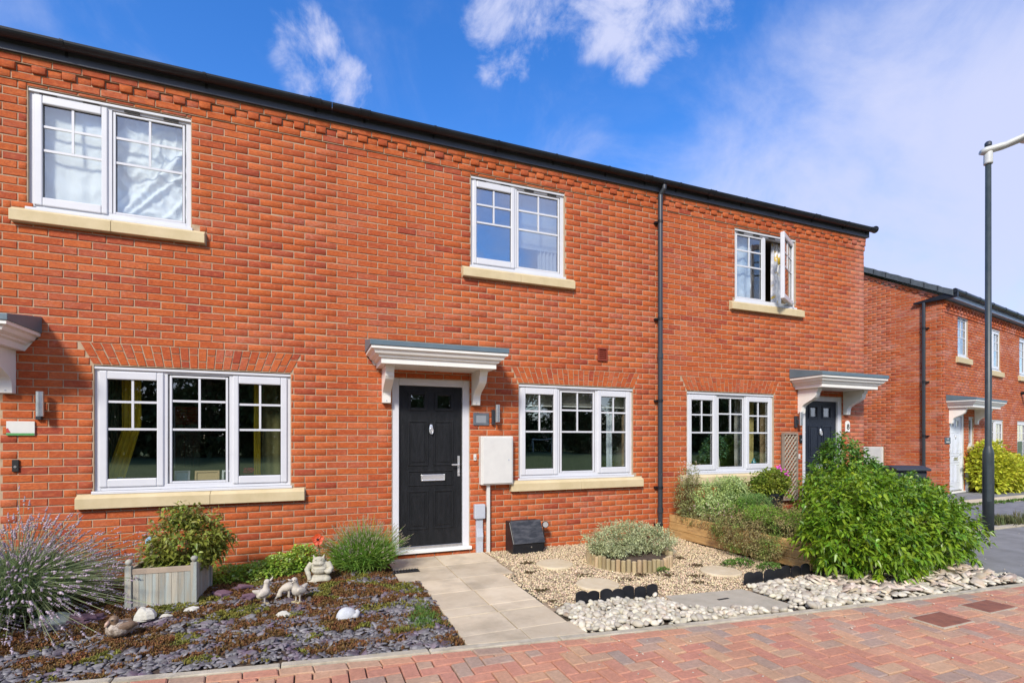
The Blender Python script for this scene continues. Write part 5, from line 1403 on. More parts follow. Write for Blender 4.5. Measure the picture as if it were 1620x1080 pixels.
# ------------------------------------------------------------------ foliage
def leaves(C, D, L_, Wd, droop=.25, roll=None, fold=.25):
    """C places, D unit directions, L_ lengths, Wd half widths: six-point bent leaves"""
    n = len(C); D = D/np.linalg.norm(D, axis=1)[:, None]
    up = np.tile([0., 0., 1.], (n, 1)) + rng.normal(0, .35, (n, 3))
    Sd = np.cross(D, up); Sd /= np.maximum(np.linalg.norm(Sd, axis=1)[:, None], 1e-6)
    N_ = np.cross(Sd, D)
    L1 = L_[:, None]; W1 = Wd[:, None]
    dn = np.array([0, 0, -1.])
    p0 = C; m1 = C + D*L1*.35 - N_*W1*fold; m2 = C + D*L1*.7 + dn*L1*droop*.45 - N_*W1*fold
    l1 = C + D*L1*.35 + Sd*W1; r1 = C + D*L1*.35 - Sd*W1
    l2 = C + D*L1*.7 + dn*L1*droop*.45 + Sd*W1*.75; r2 = C + D*L1*.7 + dn*L1*droop*.45 - Sd*W1*.75
    tp = C + D*L1*.98 + dn*L1*droop
    V = np.stack([p0, l1, m1, r1, l2, m2, r2, tp], 1).reshape(-1, 3)
    F0 = np.array([(0,2,1),(0,3,2),(1,2,5),(1,5,4),(2,3,6),(2,6,5),(4,5,7),(5,6,7)])
    F = (F0[None] + (np.arange(n)*8)[:, None, None]).reshape(-1, 3)
    return V, F
def leaves_lo(C, D, L_, Wd, droop=.2):
    n = len(C); D = D/np.linalg.norm(D, axis=1)[:, None]
    up = np.tile([0., 0., 1.], (n, 1)) + rng.normal(0, .5, (n, 3)); Sd = np.cross(D, up); Sd /= np.maximum(np.linalg.norm(Sd, axis=1)[:, None], 1e-6)
    L1 = L_[:, None]; W1 = Wd[:, None]; dn = np.array([0, 0, -1.])
    V = np.stack([C, C + D*L1*.5 + Sd*W1 + dn*L1*droop*.2, C + D*L1*.5 - Sd*W1 + dn*L1*droop*.2, C + D*L1 + dn*L1*droop], 1).reshape(-1, 3)
    F = (np.array([(0,2,1),(1,2,3)])[None] + (np.arange(n)*4)[:, None, None]).reshape(-1, 3)
    return V, F
def crown_pts(blobs, n, shell=(.72, 1.05), zmin=.02, rough=.22, freq=3.0):
    """points through the outer part of a union of ellipsoids; returns places and outward directions"""
    B = np.array(blobs, dtype=float); wts = (B[:, 3]*B[:, 4] + B[:, 4]*B[:, 5] + B[:, 3]*B[:, 5]); wts /= wts.sum()
    out_p, out_d = [], []
    while len(out_p) < n:
        k = rng.choice(len(B), 3000, p=wts); d = rng.normal(0, 1, (3000, 3)); d /= np.linalg.norm(d, axis=1)[:, None]
        r_ = rng.uniform(shell[0]**2, shell[1]**2, 3000)**.5
        base = B[k, :3]; rad = B[k, 3:6]
        f = np.array([mnoise.noise(Vector(q*freq) + Vector((kk*7.7, 0, 0))) for q, kk in zip(d, k)])
        p = base + d*rad*(r_*(1+rough*f))[:, None]
        keep = p[:, 2] > zmin
        for j in range(len(B)):
            inside = (((p - B[j, :3])/B[j, 3:6])**2).sum(1) < (shell[0]*.92)**2
            keep &= ~inside | (k == j)
        nn = d/rad; nn /= np.linalg.norm(nn, axis=1)[:, None]
        out_p += list(p[keep]); out_d += list(nn[keep])
    return np.array(out_p[:n]), np.array(out_d[:n])
def stems(base, tips, mat, parent, name='stems', rad=.006, sag=.1):
    q = MB()
    for t in tips:
        b = Vector(base) + Vector((rng.normal(0, .04), rng.normal(0, .04), 0)); t = Vector(t)
        m_ = b.lerp(t, .5) + Vector((0, 0, (t-b).length*sag)); q.tube([b, m_, t], [rad, rad*.7, rad*.35], 5, caps=False)
    return obj(name, q, mat, parent)
BARK = M('brown_stem', (.12, .07, .04), (.08, .05, .03), scale=20, rough=.9)
def leafmat(name, c1, c2, rough=.45, rnd=.28, hue=.02, transl=.28, c3=None, lo3=.6, hi3=.7, scale3=3.0, spec=.5):
    return M(name, c1, c2, scale=5, rough=rough, rnd=rnd, hue=hue, transl=transl, c3=c3, lo3=lo3, hi3=hi3, scale3=scale3, spec=spec)
def shrub(name, loc, blobs, n, L_, Wd, mat, label, cat='shrub', droop=.25, up=.5, spread=.5, hi=True, group=None, inner=.35, nstem=14, shell=(.72, 1.05), rough=.22, singles=0, whorl=1, freq=3.0, zmin=.02):
    e = empty(name, loc, label, cat, group)
    P, Dn = crown_pts(blobs, n//whorl, shell=shell, rough=rough, freq=freq, zmin=zmin)
    if whorl > 1:                              # leaves set round each shoot tip
        sdir = Dn + rng.normal(0, .35, P.shape) + [0, 0, up]; sdir /= np.linalg.norm(sdir, axis=1)[:, None]
        a = np.cross(sdir, rng.normal(0, 1, P.shape)); a /= np.linalg.norm(a, axis=1)[:, None]; b = np.cross(sdir, a)
        PP, DD = [], []
        for k in range(whorl):
            t = 2*math.pi*k*.382*1.0; o_ = a*math.cos(t) + b*math.sin(t); h = k/whorl
            PP.append(P - sdir*(.06*(1-h))); DD.append(o_*(1.05-h*.55) + sdir*(.25+h*.65) + rng.normal(0, .18, P.shape))
        P2, D2 = np.vstack(PP), np.vstack(DD)
    else: P2 = P; D2 = Dn + rng.normal(0, spread, P.shape) + [0, 0, up]
    m_ = len(P2); ll = L_*rng.uniform(.65, 1.2, m_); ww = Wd*rng.uniform(.75, 1.2, m_)
    V, F = (leaves(P2, D2, ll, ww, droop) if hi else leaves_lo(P2, D2, ll, ww, droop))
    nv = 8 if hi else 4; nf = 8 if hi else 2
    if singles:
        sc = []
        for i in range(m_):
            q = proj(P2[i]); sc.append((1/q[2] - (0 if Dn[i % len(Dn)][1] < .1 and Dn[i % len(Dn)][2] > -.2 else 5) if q and 0 < q[0] < 1620 and q[1] < 1080 else -9, i))
        sc.sort(reverse=True); pick = [i for a_, i in sc[:singles*4]]; rng.shuffle(pick); pick = set(pick[:singles])
        for i in pick: obj('leaf', mesh_np('leaf', V[i*nv:(i+1)*nv]-V[i*nv], F[:nf].copy()), mat, e, frame=Matrix.Translation(V[i*nv]))
        keep = np.array([i for i in range(m_) if i not in pick]); V = V.reshape(-1, nv, 3)[keep].reshape(-1, 3); F = F[:len(keep)*nf]
    obj('foliage', mesh_np('foliage', V, F), mat, e, kind='stuff')
    if inner:
        P, Dn = crown_pts([(b[0], b[1], b[2], b[3]*.8, b[4]*.8, b[5]*.8) for b in blobs], int(n*inner), shell=(.3, .95), zmin=zmin)
        V, F = leaves_lo(P, Dn + rng.normal(0, .8, P.shape), L_*rng.uniform(.7, 1.2, len(P)), Wd*1.3*np.ones(len(P)))
        obj('inner_foliage', mesh_np('inner_foliage', V, F), mat, e, kind='stuff')
    tips = []
    for k in range(nstem):
        b = blobs[k % len(blobs)]; tips.append((b[0]+rng.normal(0, b[3]*.4), b[1]+rng.normal(0, b[4]*.4), b[2]+b[5]*rng.uniform(.1, .7)))
    if nstem and False: pass
    if nstem: stems((loc[0], loc[1], loc[2]), tips, BARK, e)
    return e
LAUREL = leafmat('glossy_bright_leaf', (.10, .225, .014), (.25, .38, .022), rough=.36, rnd=.38, hue=.018, transl=.30, c3=(.30, .38, .03), lo3=.55, hi3=.75)
LAURELD = leafmat('glossy_mid_leaf', (.08, .19, .025), (.13, .26, .03), rough=.38, rnd=.35)
big = [(5.42, -2.34, .52, .52, .46, .48), (6.15, -2.25, .52, .66, .58, .50), (4.97, -2.50, .40, .36, .38, .36), (5.35, -2.74, .30, .44, .32, .32), (5.95, -2.65, .36, .72, .34, .36), (6.05, -1.85, .72, .62, .50, .42), (6.6, -2.3, .44, .46, .52, .44), (5.85, -2.0, .74, .36, .38, .34), (6.95, -1.9, .50, .42, .50, .44), (7.35, -1.85, .42, .45, .46, .42), (6.75, -2.45, .38, .32, .42, .38)]
bs = shrub('shrub', (5.7, -2.2, 0), big, 17500, .076, .0135, LAUREL, 'large bright green glossy shrub spreading over the pebbles', singles=280, whorl=7, up=.35, droop=.42, shell=(.74, 1.07), rough=.26, freq=2.4, zmin=.03)
bk = [(7.05, -1.15, .78, .46, .46, .56), (7.55, -1.05, .55, .50, .46, .50), (7.15, -.95, 1.16, .26, .24, .36), (8.0, -1.4, .48, .5, .4, .46), (6.75, -1.3, .55, .30, .3, .36)]
shrub('shrub', (7.0, -1.0, 0), bk, 8200, .085, .014, LAURELD, 'taller mid green shrub behind the big one in front of the navy door', whorl=6, up=.5, droop=.38, shell=(.8, 1.1), rough=.3, freq=2.6)
# lavender
def lavender(loc, rx, ry, h, nblade, nflower, label, leafm, flowm, stemm, flen=.05, frad=.0065, lean=.75, arch_=.35, group=None, spread_=1.0):
    e = empty('lavender', loc, label, 'lavender', group); x0, y0, z0 = loc
    def stalk(k, hh, ln):
        a = rng.uniform(0, 2*math.pi); rr = rng.uniform(0, 1)**.6; o_ = Vector((rx*rr*math.cos(a)*.42, ry*rr*math.sin(a)*.42, 0))
        d = Vector((math.cos(a)*rx, math.sin(a)*ry, 0))*rr*ln
        return Vector((x0, y0, z0)) + o_, d, hh*(1-.42*rr*rr)*rng.uniform(.75, 1.12)
    V = []; F = []
    for k in range(nblade):
        b, d, hh = stalk(k, h*.88, lean*.74); L2 = rng.uniform(.35, 1.0)**.7
        p = b + d*L2*.6 + Vector((0, 0, hh*L2*.82)); 
        dr = (d*.9 + Vector((0, 0, hh*.7)) + Vector(rng.normal(0, .26, 3))).normalized(); ln = rng.uniform(.05, .12); sd = dr.orthogonal().normalized(); sd.rotate(Matrix.Rotation(rng.uniform(0, 6), 3, dr)); sd *= .0034
        i = len(V); V += [p-sd, p+sd, p+dr*ln*.6+sd*.8, p+dr*ln*.6-sd*.8, p+dr*ln]; F += [(i, i+1, i+2), (i, i+2, i+3), (i+3, i+2, i+4)]
    obj('foliage', mesh_np('foliage', np.array(V), np.array(F)), leafm, e, kind='stuff')
    V = []; F = []; FV = []; FF = []; T, TF = template('grit', 5)
    for k in range(nflower):
        b, d, hh = stalk(k, h, lean); p1 = b + d*.45 + Vector((0, 0, hh*.72)); p2 = b + d*(1+arch_*.4) + Vector((0, 0, hh*(1-.0*arch_)))
        p2.z = max(p2.z - d.length*arch_*.8, .03)
        wob = Vector(rng.normal(0, .035*spread_, 3)); p1 = p1 + wob; p2 = p2 + wob*2.2; p2.z = max(p2.z, .03)
        b = b.lerp(p1, .55)
        pts = [b, b.lerp(p1, .6), p1, p2]
        for s_ in range(3):
            a_, c_ = pts[s_], pts[s_+1]; dr = (c_-a_).normalized(); sd = dr.cross(Vector((rng.normal(), rng.normal(), .2))).normalized()*.0016
            i = len(V); V += [a_-sd, a_+sd, c_+sd, c_-sd]; F += [(i, i+1, i+2), (i, i+2, i+3)]
        dr = (p2-p1).normalized(); sc = rng.uniform(.7, 1.25); o1 = dr.orthogonal().normalized(); o2 = dr.cross(o1)
        for s_ in range(5):
            c_ = p2 + dr*(flen*sc*s_/4 if s_ else -flen*.35); r_ = frad*sc*(1.15 if s_ in (1, 2) else .8) * (1-.1*s_)
            i = len(FV); off = np.array(rng.normal(0, .0015, 3))
            FV += list(np.array(c_) + off + (T[:, :1]*np.array(o1) + T[:, 1:2]*np.array(o2))*r_ + T[:, 2:3]*np.array(dr)*flen*sc*.16); FF += [tuple(np.array(f)+i) for f in TF]
    obj('flower_stalks', mesh_np('flower_stalks', np.array(V), np.array(F)), stemm, e, kind='stuff')
    obj('flower_spikes', mesh_np('flower_spikes', np.array(FV), np.array(FF)), flowm, e, kind='stuff')
    return e
LAVL = leafmat('lavender_leaf', (.19, .28, .10), (.27, .35, .16), rough=.7, rnd=.3); LAVS = leafmat('lavender_stalk', (.22, .28, .12), (.28, .33, .16), rough=.7, transl=.15)
LAVF = M('lavender_flower', (.30, .23, .27), (.42, .35, .38), scale=14, rough=.9, rnd=.38, hue=.02)
lavender((-2.16, -.92, 0), .52, .62, .62, 42000, 1700, 'large sprawling purple lavender at the left end of the bed', LAVL, LAVF, LAVS, lean=.86, arch_=.5, flen=.044, frad=.0105, spread_=1.7)
lavender((-2.80, -1.15, 0), .62, .66, .60, 9000, 1300, 'purple lavender clump cut by the left edge of the picture', LAVL, LAVF, LAVS, lean=.95, arch_=.35, flen=.042, frad=.0068)
LAVG = leafmat('green_lavender_leaf', (.15, .29, .035), (.22, .36, .05), rough=.6, rnd=.3); LAVB = M('beige_seed_head', (.30, .25, .17), (.38, .33, .22), scale=20, rough=.9, rnd=.3)
lavender((.50, -.50, 0), .44, .34, .50, 15000, 760, 'bushy green lavender with beige seed heads left of the black door', LAVG, LAVB, LAVG, flen=.026, frad=.0058, lean=.68, arch_=.0, spread_=.5)
# ivy along the wall
IVY = leafmat('bright_ivy_leaf', (.26, .42, .045), (.38, .52, .08), rough=.4, rnd=.35, c3=(.42, .48, .22), lo3=.56, hi3=.64, scale3=14)
shrub('ivy', (-.6, -.2, 0), [(-.80, -.36, .04, .28, .24, .10), (-.55, -.36, .05, .26, .24, .11), (-.30, -.30, .07, .22, .20, .15), (-.10, -.24, .09, .18, .16, .20)], 3600, .034, .015, IVY, 'low bright variegated ivy along the foot of the wall', 'ivy', droop=.35, up=.2, nstem=6, inner=.2)
# planter box with nandina
PLW = M('weathered_planter_wood', (.44, .40, .31), (.30, .29, .24), scale=6, rough=.85, stretch=(9, 9, .8), rnd=.14, bump=.4, c3=(.40, .44, .40), scale3=3, lo3=.45, hi3=.62)
pa = math.atan2(-.064, .463); S_ = .47
TT[0] = Matrix.Translation((-1.405, -1.05, 0)) @ Matrix.Rotation(R(-4), 4, 'Z')
e = empty('planter_box', (S_/2, S_/2, 0), 'weathered square wooden planter with ball finials on its corner posts', 'planter')
for i_ in (0, 1):
    for j_ in (0, 1):
        cx_, cy_ = i_*S_, j_*S_; q = MB(); q.box(cx_-.023, cx_+.023, cy_-.023, cy_+.023, 0, .378); p_ = obj('post', q, PLW, e, bevel=.003)
        q = MB(); q.lathe((cx_, cy_, .378), [(.012, 0), (.014, .006), (.022, .014), (.027, .026), (.026, .038), (.016, .05), (.004, .054)], 14); obj('finial', q, PLW, p_, smooth=True)
def pside(M4, tag_):
    old = TT[0]; TT[0] = old @ M4
    q = MB(); q.box(.024, S_-.024, -.012, .012, .305, .350); obj('top_rail', q, M('worn_rail'+tag_, (.42, .33, .24), (.34, .27, .20), scale=9, rough=.85), e, bevel=.003)
    q = MB(); q.box(.024, S_-.024, -.012, .012, .0, .035); obj('bottom_rail', q, PLW, e, bevel=.003)
    n = 9
    for k in range(n): a = .026 + (S_-.052)*k/n; q = MB(); q.box(a+.0012, a+(S_-.052)/n-.0012, -.008+rng.normal(0, .0008), .006, .0355, .3045); obj('board', q, PLW, e)
    TT[0] = old
pside(Matrix.Identity(4), '')
pside(Matrix.Translation((S_, 0, 0)) @ Matrix.Rotation(R(90), 4, 'Z'), '_2')
pside(Matrix.Translation((0, S_, 0)), '_3')
pside(Matrix.Translation((0, 0, 0)) @ Matrix.Rotation(R(90), 4, 'Z'), '_4')
q = MB(); q.box(.03, S_-.03, .03, S_-.03, .02, .27); obj('soil', q, SOIL, e)
TT[0] = Matrix.Identity(4)
NAN = leafmat('olive_bronze_leaf', (.18, .25, .035), (.32, .33, .055), rough=.42, rnd=.38, hue=.015, c3=(.28, .20, .09), lo3=.54, hi3=.66, scale3=7)
shrub('nandina', (-1.08, -.72, .24), [(-1.10, -.78, .52, .26, .26, .24), (-.92, -.76, .56, .22, .22, .20), (-1.22, -.80, .42, .18, .20, .16), (-.84, -.74, .48, .14, .16, .14), (-1.05, -.76, .74, .16, .16, .12), (-.98, -.86, .36, .22, .14, .10)], 3900, .055, .0105, NAN, 'bronze green nandina growing in the wooden planter', 'shrub', whorl=4, up=.35, droop=.3, shell=(.6, 1.12), rough=.5, nstem=26, inner=.12, zmin=.27)
# silvery shrub in the ring
SIL = leafmat('silver_green_leaf', (.42, .46, .22), (.54, .57, .32), rough=.7, rnd=.3, c3=(.16, .21, .08), lo3=.55, hi3=.65, scale3=8)
shrub('silver_shrub', (3.4, -1.15, .1), [(3.22, -1.08, .23, .36, .34, .17), (3.66, -1.10, .24, .34, .34, .18), (3.45, -1.0, .31, .34, .28, .17), (3.90, -.95, .19, .24, .24, .16), (3.10, -1.15, .20, .18, .2, .12)], 9500, .030, .0055, SIL, 'silvery low shrub filling the log ring', 'shrub', whorl=5, up=.7, droop=.12, rough=.35, inner=.3, nstem=18, shell=(.7, 1.08), zmin=.09)
shrub('weed', (3.45, -1.68, 0), [(3.45, -1.68, .02, .06, .04, .03)], 90, .035, .006, WEED, 'small green weed at the foot of the log ring', 'weed', nstem=0, inner=0)
shrub('weed', (4.5, -1.95, 0), [(4.42, -1.75, .02, .20, .12, .05), (4.6, -2.0, .02, .14, .10, .05)], 700, .03, .009, WEED, 'bright green ground weed at the foot of the timber planter', 'weed', nstem=0, inner=0)
P = [np.array([.83+rng.normal(0, .05), -2.05+rng.normal(0, .13), .0]) for _ in range(170)]
tuft_mesh([p for p in P if p[0] < .97], .038, .0020, .045, WEED, 'grass_tuft', blades=5, kind='thing', label='tuft of grass at the left edge of the lower path', cat='grass')
P = [np.array([.62+rng.normal(0, .035), -2.3+rng.normal(0, .02), .0]) for _ in range(50)]
tuft_mesh(P, .035, .0022, .035, SEDG, 'grass_tuft', blades=5, kind='thing', label='small yellowish grass tuft in front of the shell stone', cat='grass')
for k, (x, y, lb) in enumerate(((5.95, -3.62, 'small weed in the paving right of the metal covers'), (6.35, -3.62, 'tiny green weed in the paving near the right edge'), (5.05, -3.05, 'little weed among pebbles below the big shrub'))):
    shrub('weed', (x, y, 0), [(x, y, .01, .05, .03, .02)], 60, .022, .007, WEED, lb, 'weed', nstem=0, inner=0)
# poppy ornament
e = empty('metal_poppy', (.115, -.62, 0), 'orange metal poppy on a stem behind the frog ornament', 'ornament')
pc = Vector((.045, -.62, .41)); pz = CAM_H; dcam = (Vector((0, -CAM_D, CAM_H))-pc).normalized(); px1 = dcam.cross(Vector((0, 0, 1))).normalized(); py1 = px1.cross(dcam)
ORM = M('orange_enamel', (.62, .075, .012), (.48, .05, .01), scale=20, rough=.55)
for k in range(5):
    a = math.pi/2 + k*2*math.pi/5; c = pc + (px1*math.cos(a) + py1*math.sin(a))*.030; V = [c]; F = []
    for j in range(12):
        t = 2*math.pi*j/12; r_ = .029*(1+.08*math.sin(3*t)); V.append(c + (px1*math.cos(t) + py1*math.sin(t))*r_ + dcam*.010)
    F = [(0, j+1, (j+1) % 12 + 1) for j in range(12)]
    V2 = [v - dcam*.002 for v in V]; q = MB(); q.add(V + V2, F + [(f[0]+13, f[2]+13, f[1]+13) for f in F] + [(j+1, (j+1) % 12+1, (j+1) % 12+14, j+14) for j in range(12)]); obj('petal', q, ORM, e)
q = MB(); q.ell(tuple(pc + dcam*.012), (.012, .012, .012), 10, 7); obj('centre', q, RUBBER, e, smooth=True)
q = MB(); q.tube([tuple(pc), (.06, -.60, .3), (.10, -.6, 0)], .004, 6); obj('stem', q, M('dark_green_metal', (.02, .05, .03), rough=.5), e)
# blue glass-like fish plaque above the lavender
bc = Vector((-1.36, -.62, .50))
e = empty('glass_ornament', (bc.x, bc.y, 0), 'pale blue glass garden ornament on a stake left of the planter shrub', 'ornament')
dcam = (Vector((0, -CAM_D, CAM_H))-bc).normalized(); px1 = dcam.cross(Vector((0, 0, 1))).normalized(); py1 = px1.cross(dcam)
out = [(.0, .052), (.022, .040), (.045, .048), (.043, .010), (.048, -.02), (.030, -.045), (.0, -.052), (-.03, -.042), (-.044, -.015), (-.040, .018), (-.022, .034)]
V = [bc + px1*-x + py1*y + dcam*.006 for x, y in out]; V2 = [v - dcam*.012 for v in V]; n = len(V)
q = MB(); q.add(V + V2, [tuple(range(n)), tuple(range(2*n-1, n-1, -1))] + [(i, (i+1) % n, (i+1) % n+n, i+n) for i in range(n)])
obj('disc', q, M('pale_blue_glass', (.28, .52, .72), (.50, .66, .78), scale=22, rough=.15), e)
q = MB()
for a_, b_ in (((-.03, .02), (-.005, .0)), ((.0, .03), (.015, .005)), ((-.02, -.02), (.01, -.012)), ((.02, -.01), (.03, .015))):
    A, B_ = bc - px1*a_[0] + py1*a_[1] + dcam*.008, bc - px1*b_[0] + py1*b_[1] + dcam*.008; q.tube([A, A.lerp(B_, .5), B_], [.001, .005, .001], 6)
obj('dark_marks', q, M('dark_teal', (.01, .04, .06), rough=.3), e)
q = MB(); q.tube([tuple(bc - Vector((0, 0, .05))), (bc.x, bc.y, 0)], .004, 6); obj('stake', q, GREYPIPE, e)

# ------------------------------------------------------------------ animals in stone and resin
def blob(name, prims, mat, parent, voxel=.004, smooth_it=4):
    """one continuous body grown from overlapping ellipsoids and tapered limbs"""
    m_ = MB()
    for p in prims:
        if p[0] == 'e': m_.ell(p[1], p[2], 16, 10, Matrix.Rotation(p[3][0], 3, p[3][1]) if len(p) > 3 else None)
        else: m_.tube(p[1], p[2], 12)
    me = mesh_np(name, m_.v, m_.f); o = bpy.data.objects.new(name, me); COL.objects.link(o)
    r_ = o.modifiers.new('r', 'REMESH'); r_.mode = 'VOXEL'; r_.voxel_size = voxel
    s_ = o.modifiers.new('s', 'SMOOTH'); s_.iterations = smooth_it; s_.factor = .5
    dg = bpy.context.evaluated_depsgraph_get(); me2 = bpy.data.meshes.new_from_object(o.evaluated_get(dg)); bpy.data.objects.remove(o); me2.name = name
    a = np.empty(len(me2.vertices)*3); me2.vertices.foreach_get('co', a); a = a.reshape(-1, 3); org = np.array([a[:, 0].mean(), a[:, 1].mean(), a[:, 2].min()])
    me2.vertices.foreach_set('co', (a-org).ravel()); me2.polygons.foreach_set('use_smooth', [True]*len(me2.polygons)); me2.materials.clear()
    return obj(name, me2, mat, parent, frame=Matrix.Translation(org))
DUCKM = M('cream_duck_stone', (.56, .50, .40), (.46, .41, .34), scale=30, rough=.75, bump=.35, bscale=160)
def duck(x, y, rz, label, s=1.0, head=(.052, .0), bill_up=.6):
    """standing duckling; faces local +x"""
    TT[0] = Matrix.Identity(4); e = empty('duck_ornament', (x, y, 0), label, 'duck ornament', 'pale duck ornaments on the slate')
    TT[0] = Matrix.Translation((x, y, .012)) @ Matrix.Rotation(rz, 4, 'Z') @ Matrix.Scale(s, 4)
    hx, hy = head
    pr = [('e', (0, 0, .085), (.060, .042, .042), (R(-22), 'Y')), ('e', (.022, 0, .095), (.036, .034, .045)), ('t', [(.02, 0, .10), (hx*.75, hy*.6, .145), (hx, hy, .172)], [.032, .022, .020]), ('e', (hx, hy, .178), (.027, .024, .025)),
          ('t', [(-.04, 0, .10), (-.075, 0, .115), (-.088, 0, .125)], [.026, .014, .005]), ('e', (-.005, .037, .09), (.045, .010, .024), (R(-15), 'Y')), ('e', (-.005, -.037, .09), (.045, .010, .024), (R(-15), 'Y'))]
    for s_ in (-1, 1): pr.append(('t', [(.005, s_*.020, .07), (.005, s_*.022, .03), (.008, s_*.024, .0)], [.014, .006, .006]))
    b_ = blob('body', [(p[0], p[1], p[2]) + tuple(p[3:]) for p in pr], DUCKM, e, .0045, 3)
    for s_ in (-1, 1):
        q = MB(); q.prism([(-.01, s_*.024-.006), (-.01, s_*.024+.006), (.035, s_*.024+.020), (.042, s_*.024), (.035, s_*.024-.020)], -.012, .002, .001); obj('foot', q, M('yellowed_foot', (.50, .42, .22), rough=.8), e)
        q = MB(); q.ell((hx+.013, hy+s_*.021, .184), (.0035, .003, .0035), 8, 6); obj('eye', q, RUBBER, e)
    dx_, dz_ = .045*math.cos(bill_up), .045*math.sin(bill_up)
    q = MB(); q.tube([(hx+.018, hy, .176), (hx+.018+dx_*.6, hy, .178+dz_*.5), (hx+.018+dx_, hy, .180+dz_)], [.011, .009, .004], 10); q.tube([(hx+.018, hy, .168), (hx+.03, hy, .160), (hx+.042, hy, .160)], [.009, .007, .003], 8); obj('bill', q, DUCKM, b_, smooth=True)
    TT[0] = Matrix.Identity(4)
duck(-.395, -1.25, R(20), 'pale duck ornament on the left looking up to the right', 1.0, head=(.030, .0), bill_up=.85)
duck(-.115, -1.30, R(-140), 'pale duck ornament nearest the frog, looking back left', 1.08, head=(.040, .0), bill_up=.45)
# third duck, head down, just behind
e = empty('duck_ornament', (-.20, -1.20, 0), 'pale duck ornament stooping behind the other, head lowered to the left', 'duck ornament', 'pale duck ornaments on the slate')
TT[0] = Matrix.Translation((-.20, -1.17, .01)) @ Matrix.Rotation(R(195), 4, 'Z')
b_ = blob('body', [('e', (0, 0, .10), (.060, .042, .040), (R(12), 'Y')), ('t', [(.03, 0, .10), (.065, 0, .075), (.075, 0, .045)], [.030, .022, .019]), ('e', (.076, 0, .042), (.024, .021, .022)), ('t', [(-.04, 0, .115), (-.08, 0, .135)], [.022, .005]), ('t', [(0, .02, .08), (0, .022, 0)], [.012, .006]), ('t', [(0, -.02, .08), (0, -.022, 0)], [.012, .006])], DUCKM, e, .0045, 3)
q = MB(); q.tube([(.088, 0, .036), (.105, 0, .018), (.112, 0, .008)], [.010, .009, .004], 8); obj('bill', q, DUCKM, b_)
TT[0] = Matrix.Identity(4)
# sleeping mallard ornament
e = empty('duck_ornament', (-1.245, -1.66, 0), 'brown and grey sleeping mallard ornament sitting on the slate at left', 'duck ornament')
TT[0] = Matrix.Translation((-1.285, -1.68, .012)) @ Matrix.Rotation(R(205), 4, 'Z') @ Matrix.Diagonal((.86, 1.15, 1.2, 1))
FEA = M('scaled_grey_feather', (.50, .42, .33), (.24, .18, .13), scale=60, rough=.45, lo=.42, hi=.58, bump=.6, bscale=90)
BRF = M('brown_feather', (.26, .17, .10), (.16, .10, .06), scale=22, rough=.45, stretch=(1, 4, 4), bump=.3)
b_ = blob('body', [('e', (0, 0, .045), (.085, .060, .045)), ('e', (.050, 0, .055), (.045, .050, .045)), ('e', (.015, 0, .058), (.075, .055, .040)), ('t', [(-.05, 0, .045), (-.11, 0, .040), (-.135, 0, .035)], [.038, .018, .006])], FEA, e, .0045, 4)
blob('head', [('e', (.040, .012, .108), (.036, .030, .027)), ('t', [(.035, .005, .07), (.040, .01, .10)], [.036, .030])], BRF, e, .004, 3)
q = MB(); q.tube([(.070, .020, .105), (.092, .028, .092), (.100, .030, .080)], [.013, .012, .006], 10); obj('bill', q, M('pinkish_bill', (.50, .33, .24), rough=.4), e, smooth=True)
for s_ in (-1, 1):
    blob('wing', [('e', (-.03, s_*.042, .062), (.075, .016, .026), (R(6), 'Y')), ('t', [(-.06, s_*.035, .060), (-.125, s_*.012, .055)], [.022, .006])], BRF, e, .004, 3)
    q = MB(); q.tube([(.052, .012+s_*.030, .116), (.066, .014+s_*.026, .114)], .003, 6); obj('eye', q, RUBBER, e)
TT[0] = Matrix.Identity(4)
# squat horned frog figure
e = empty('frog_statue', (.065, -.80, 0), 'squat cream stone frog with pointed ears crouching by the lavender', 'statue')
FROG = M('cream_stone', (.56, .52, .40), (.42, .39, .30), scale=24, rough=.85, bump=.6, bscale=110, c3=(.34, .34, .22), scale3=9, lo3=.55, hi3=.7)
TT[0] = Matrix.Translation((.065, -.76, .005)) @ Matrix.Rotation(R(-8), 4, 'Z')
b_ = blob('body', [('e', (0, .01, .165), (.088, .070, .070)), ('e', (0, -.01, .135), (.080, .066, .045)), ('e', (-.008, -.012, .225), (.060, .050, .040)), ('e', (-.008, -.035, .205), (.056, .034, .020)), ('e', (-.008, -.038, .188), (.050, .030, .014)),
    ('t', [(-.048, -.010, .25), (-.058, -.012, .285)], [.014, .004]), ('t', [(.032, -.010, .25), (.044, -.012, .285)], [.014, .004]), ('e', (-.030, -.040, .246), (.014, .012, .010)), ('e', (.014, -.040, .246), (.014, .012, .010)),
    ('t', [(-.075, .0, .20), (-.115, -.03, .145), (-.095, -.055, .105)], [.030, .026, .024]), ('t', [(.072, .0, .20), (.108, -.03, .145), (.075, -.060, .115)], [.030, .027, .026]),
    ('t', [(-.095, -.055, .11), (-.085, -.06, .055)], [.020, .020]), ('e', (.085, -.055, .125), (.034, .028, .024)), ('e', (0, -.055, .155), (.060, .020, .012))], FROG, e, .0045, 2)
blob('rock_base', [('e', (0, -.01, .045), (.105, .080, .055)), ('e', (-.06, -.03, .03), (.055, .055, .04)), ('e', (.06, -.03, .04), (.05, .055, .045)), ('e', (0, -.06, .02), (.07, .035, .035))], FROG, e, .006, 1)
q = MB()
for s_ in (-.030, .014): q.tube([(s_-.010, -.0535, .243), (s_, -.056, .240), (s_+.010, -.0535, .243)], .0022, 5)
q.tube([(-.050, -.066, .197), (-.008, -.072, .1955), (.036, -.066, .197)], .0018, 5); obj('face_lines', q, M('dark_crevice', (.10, .09, .06), rough=.9), b_)
TT[0] = Matrix.Identity(4)

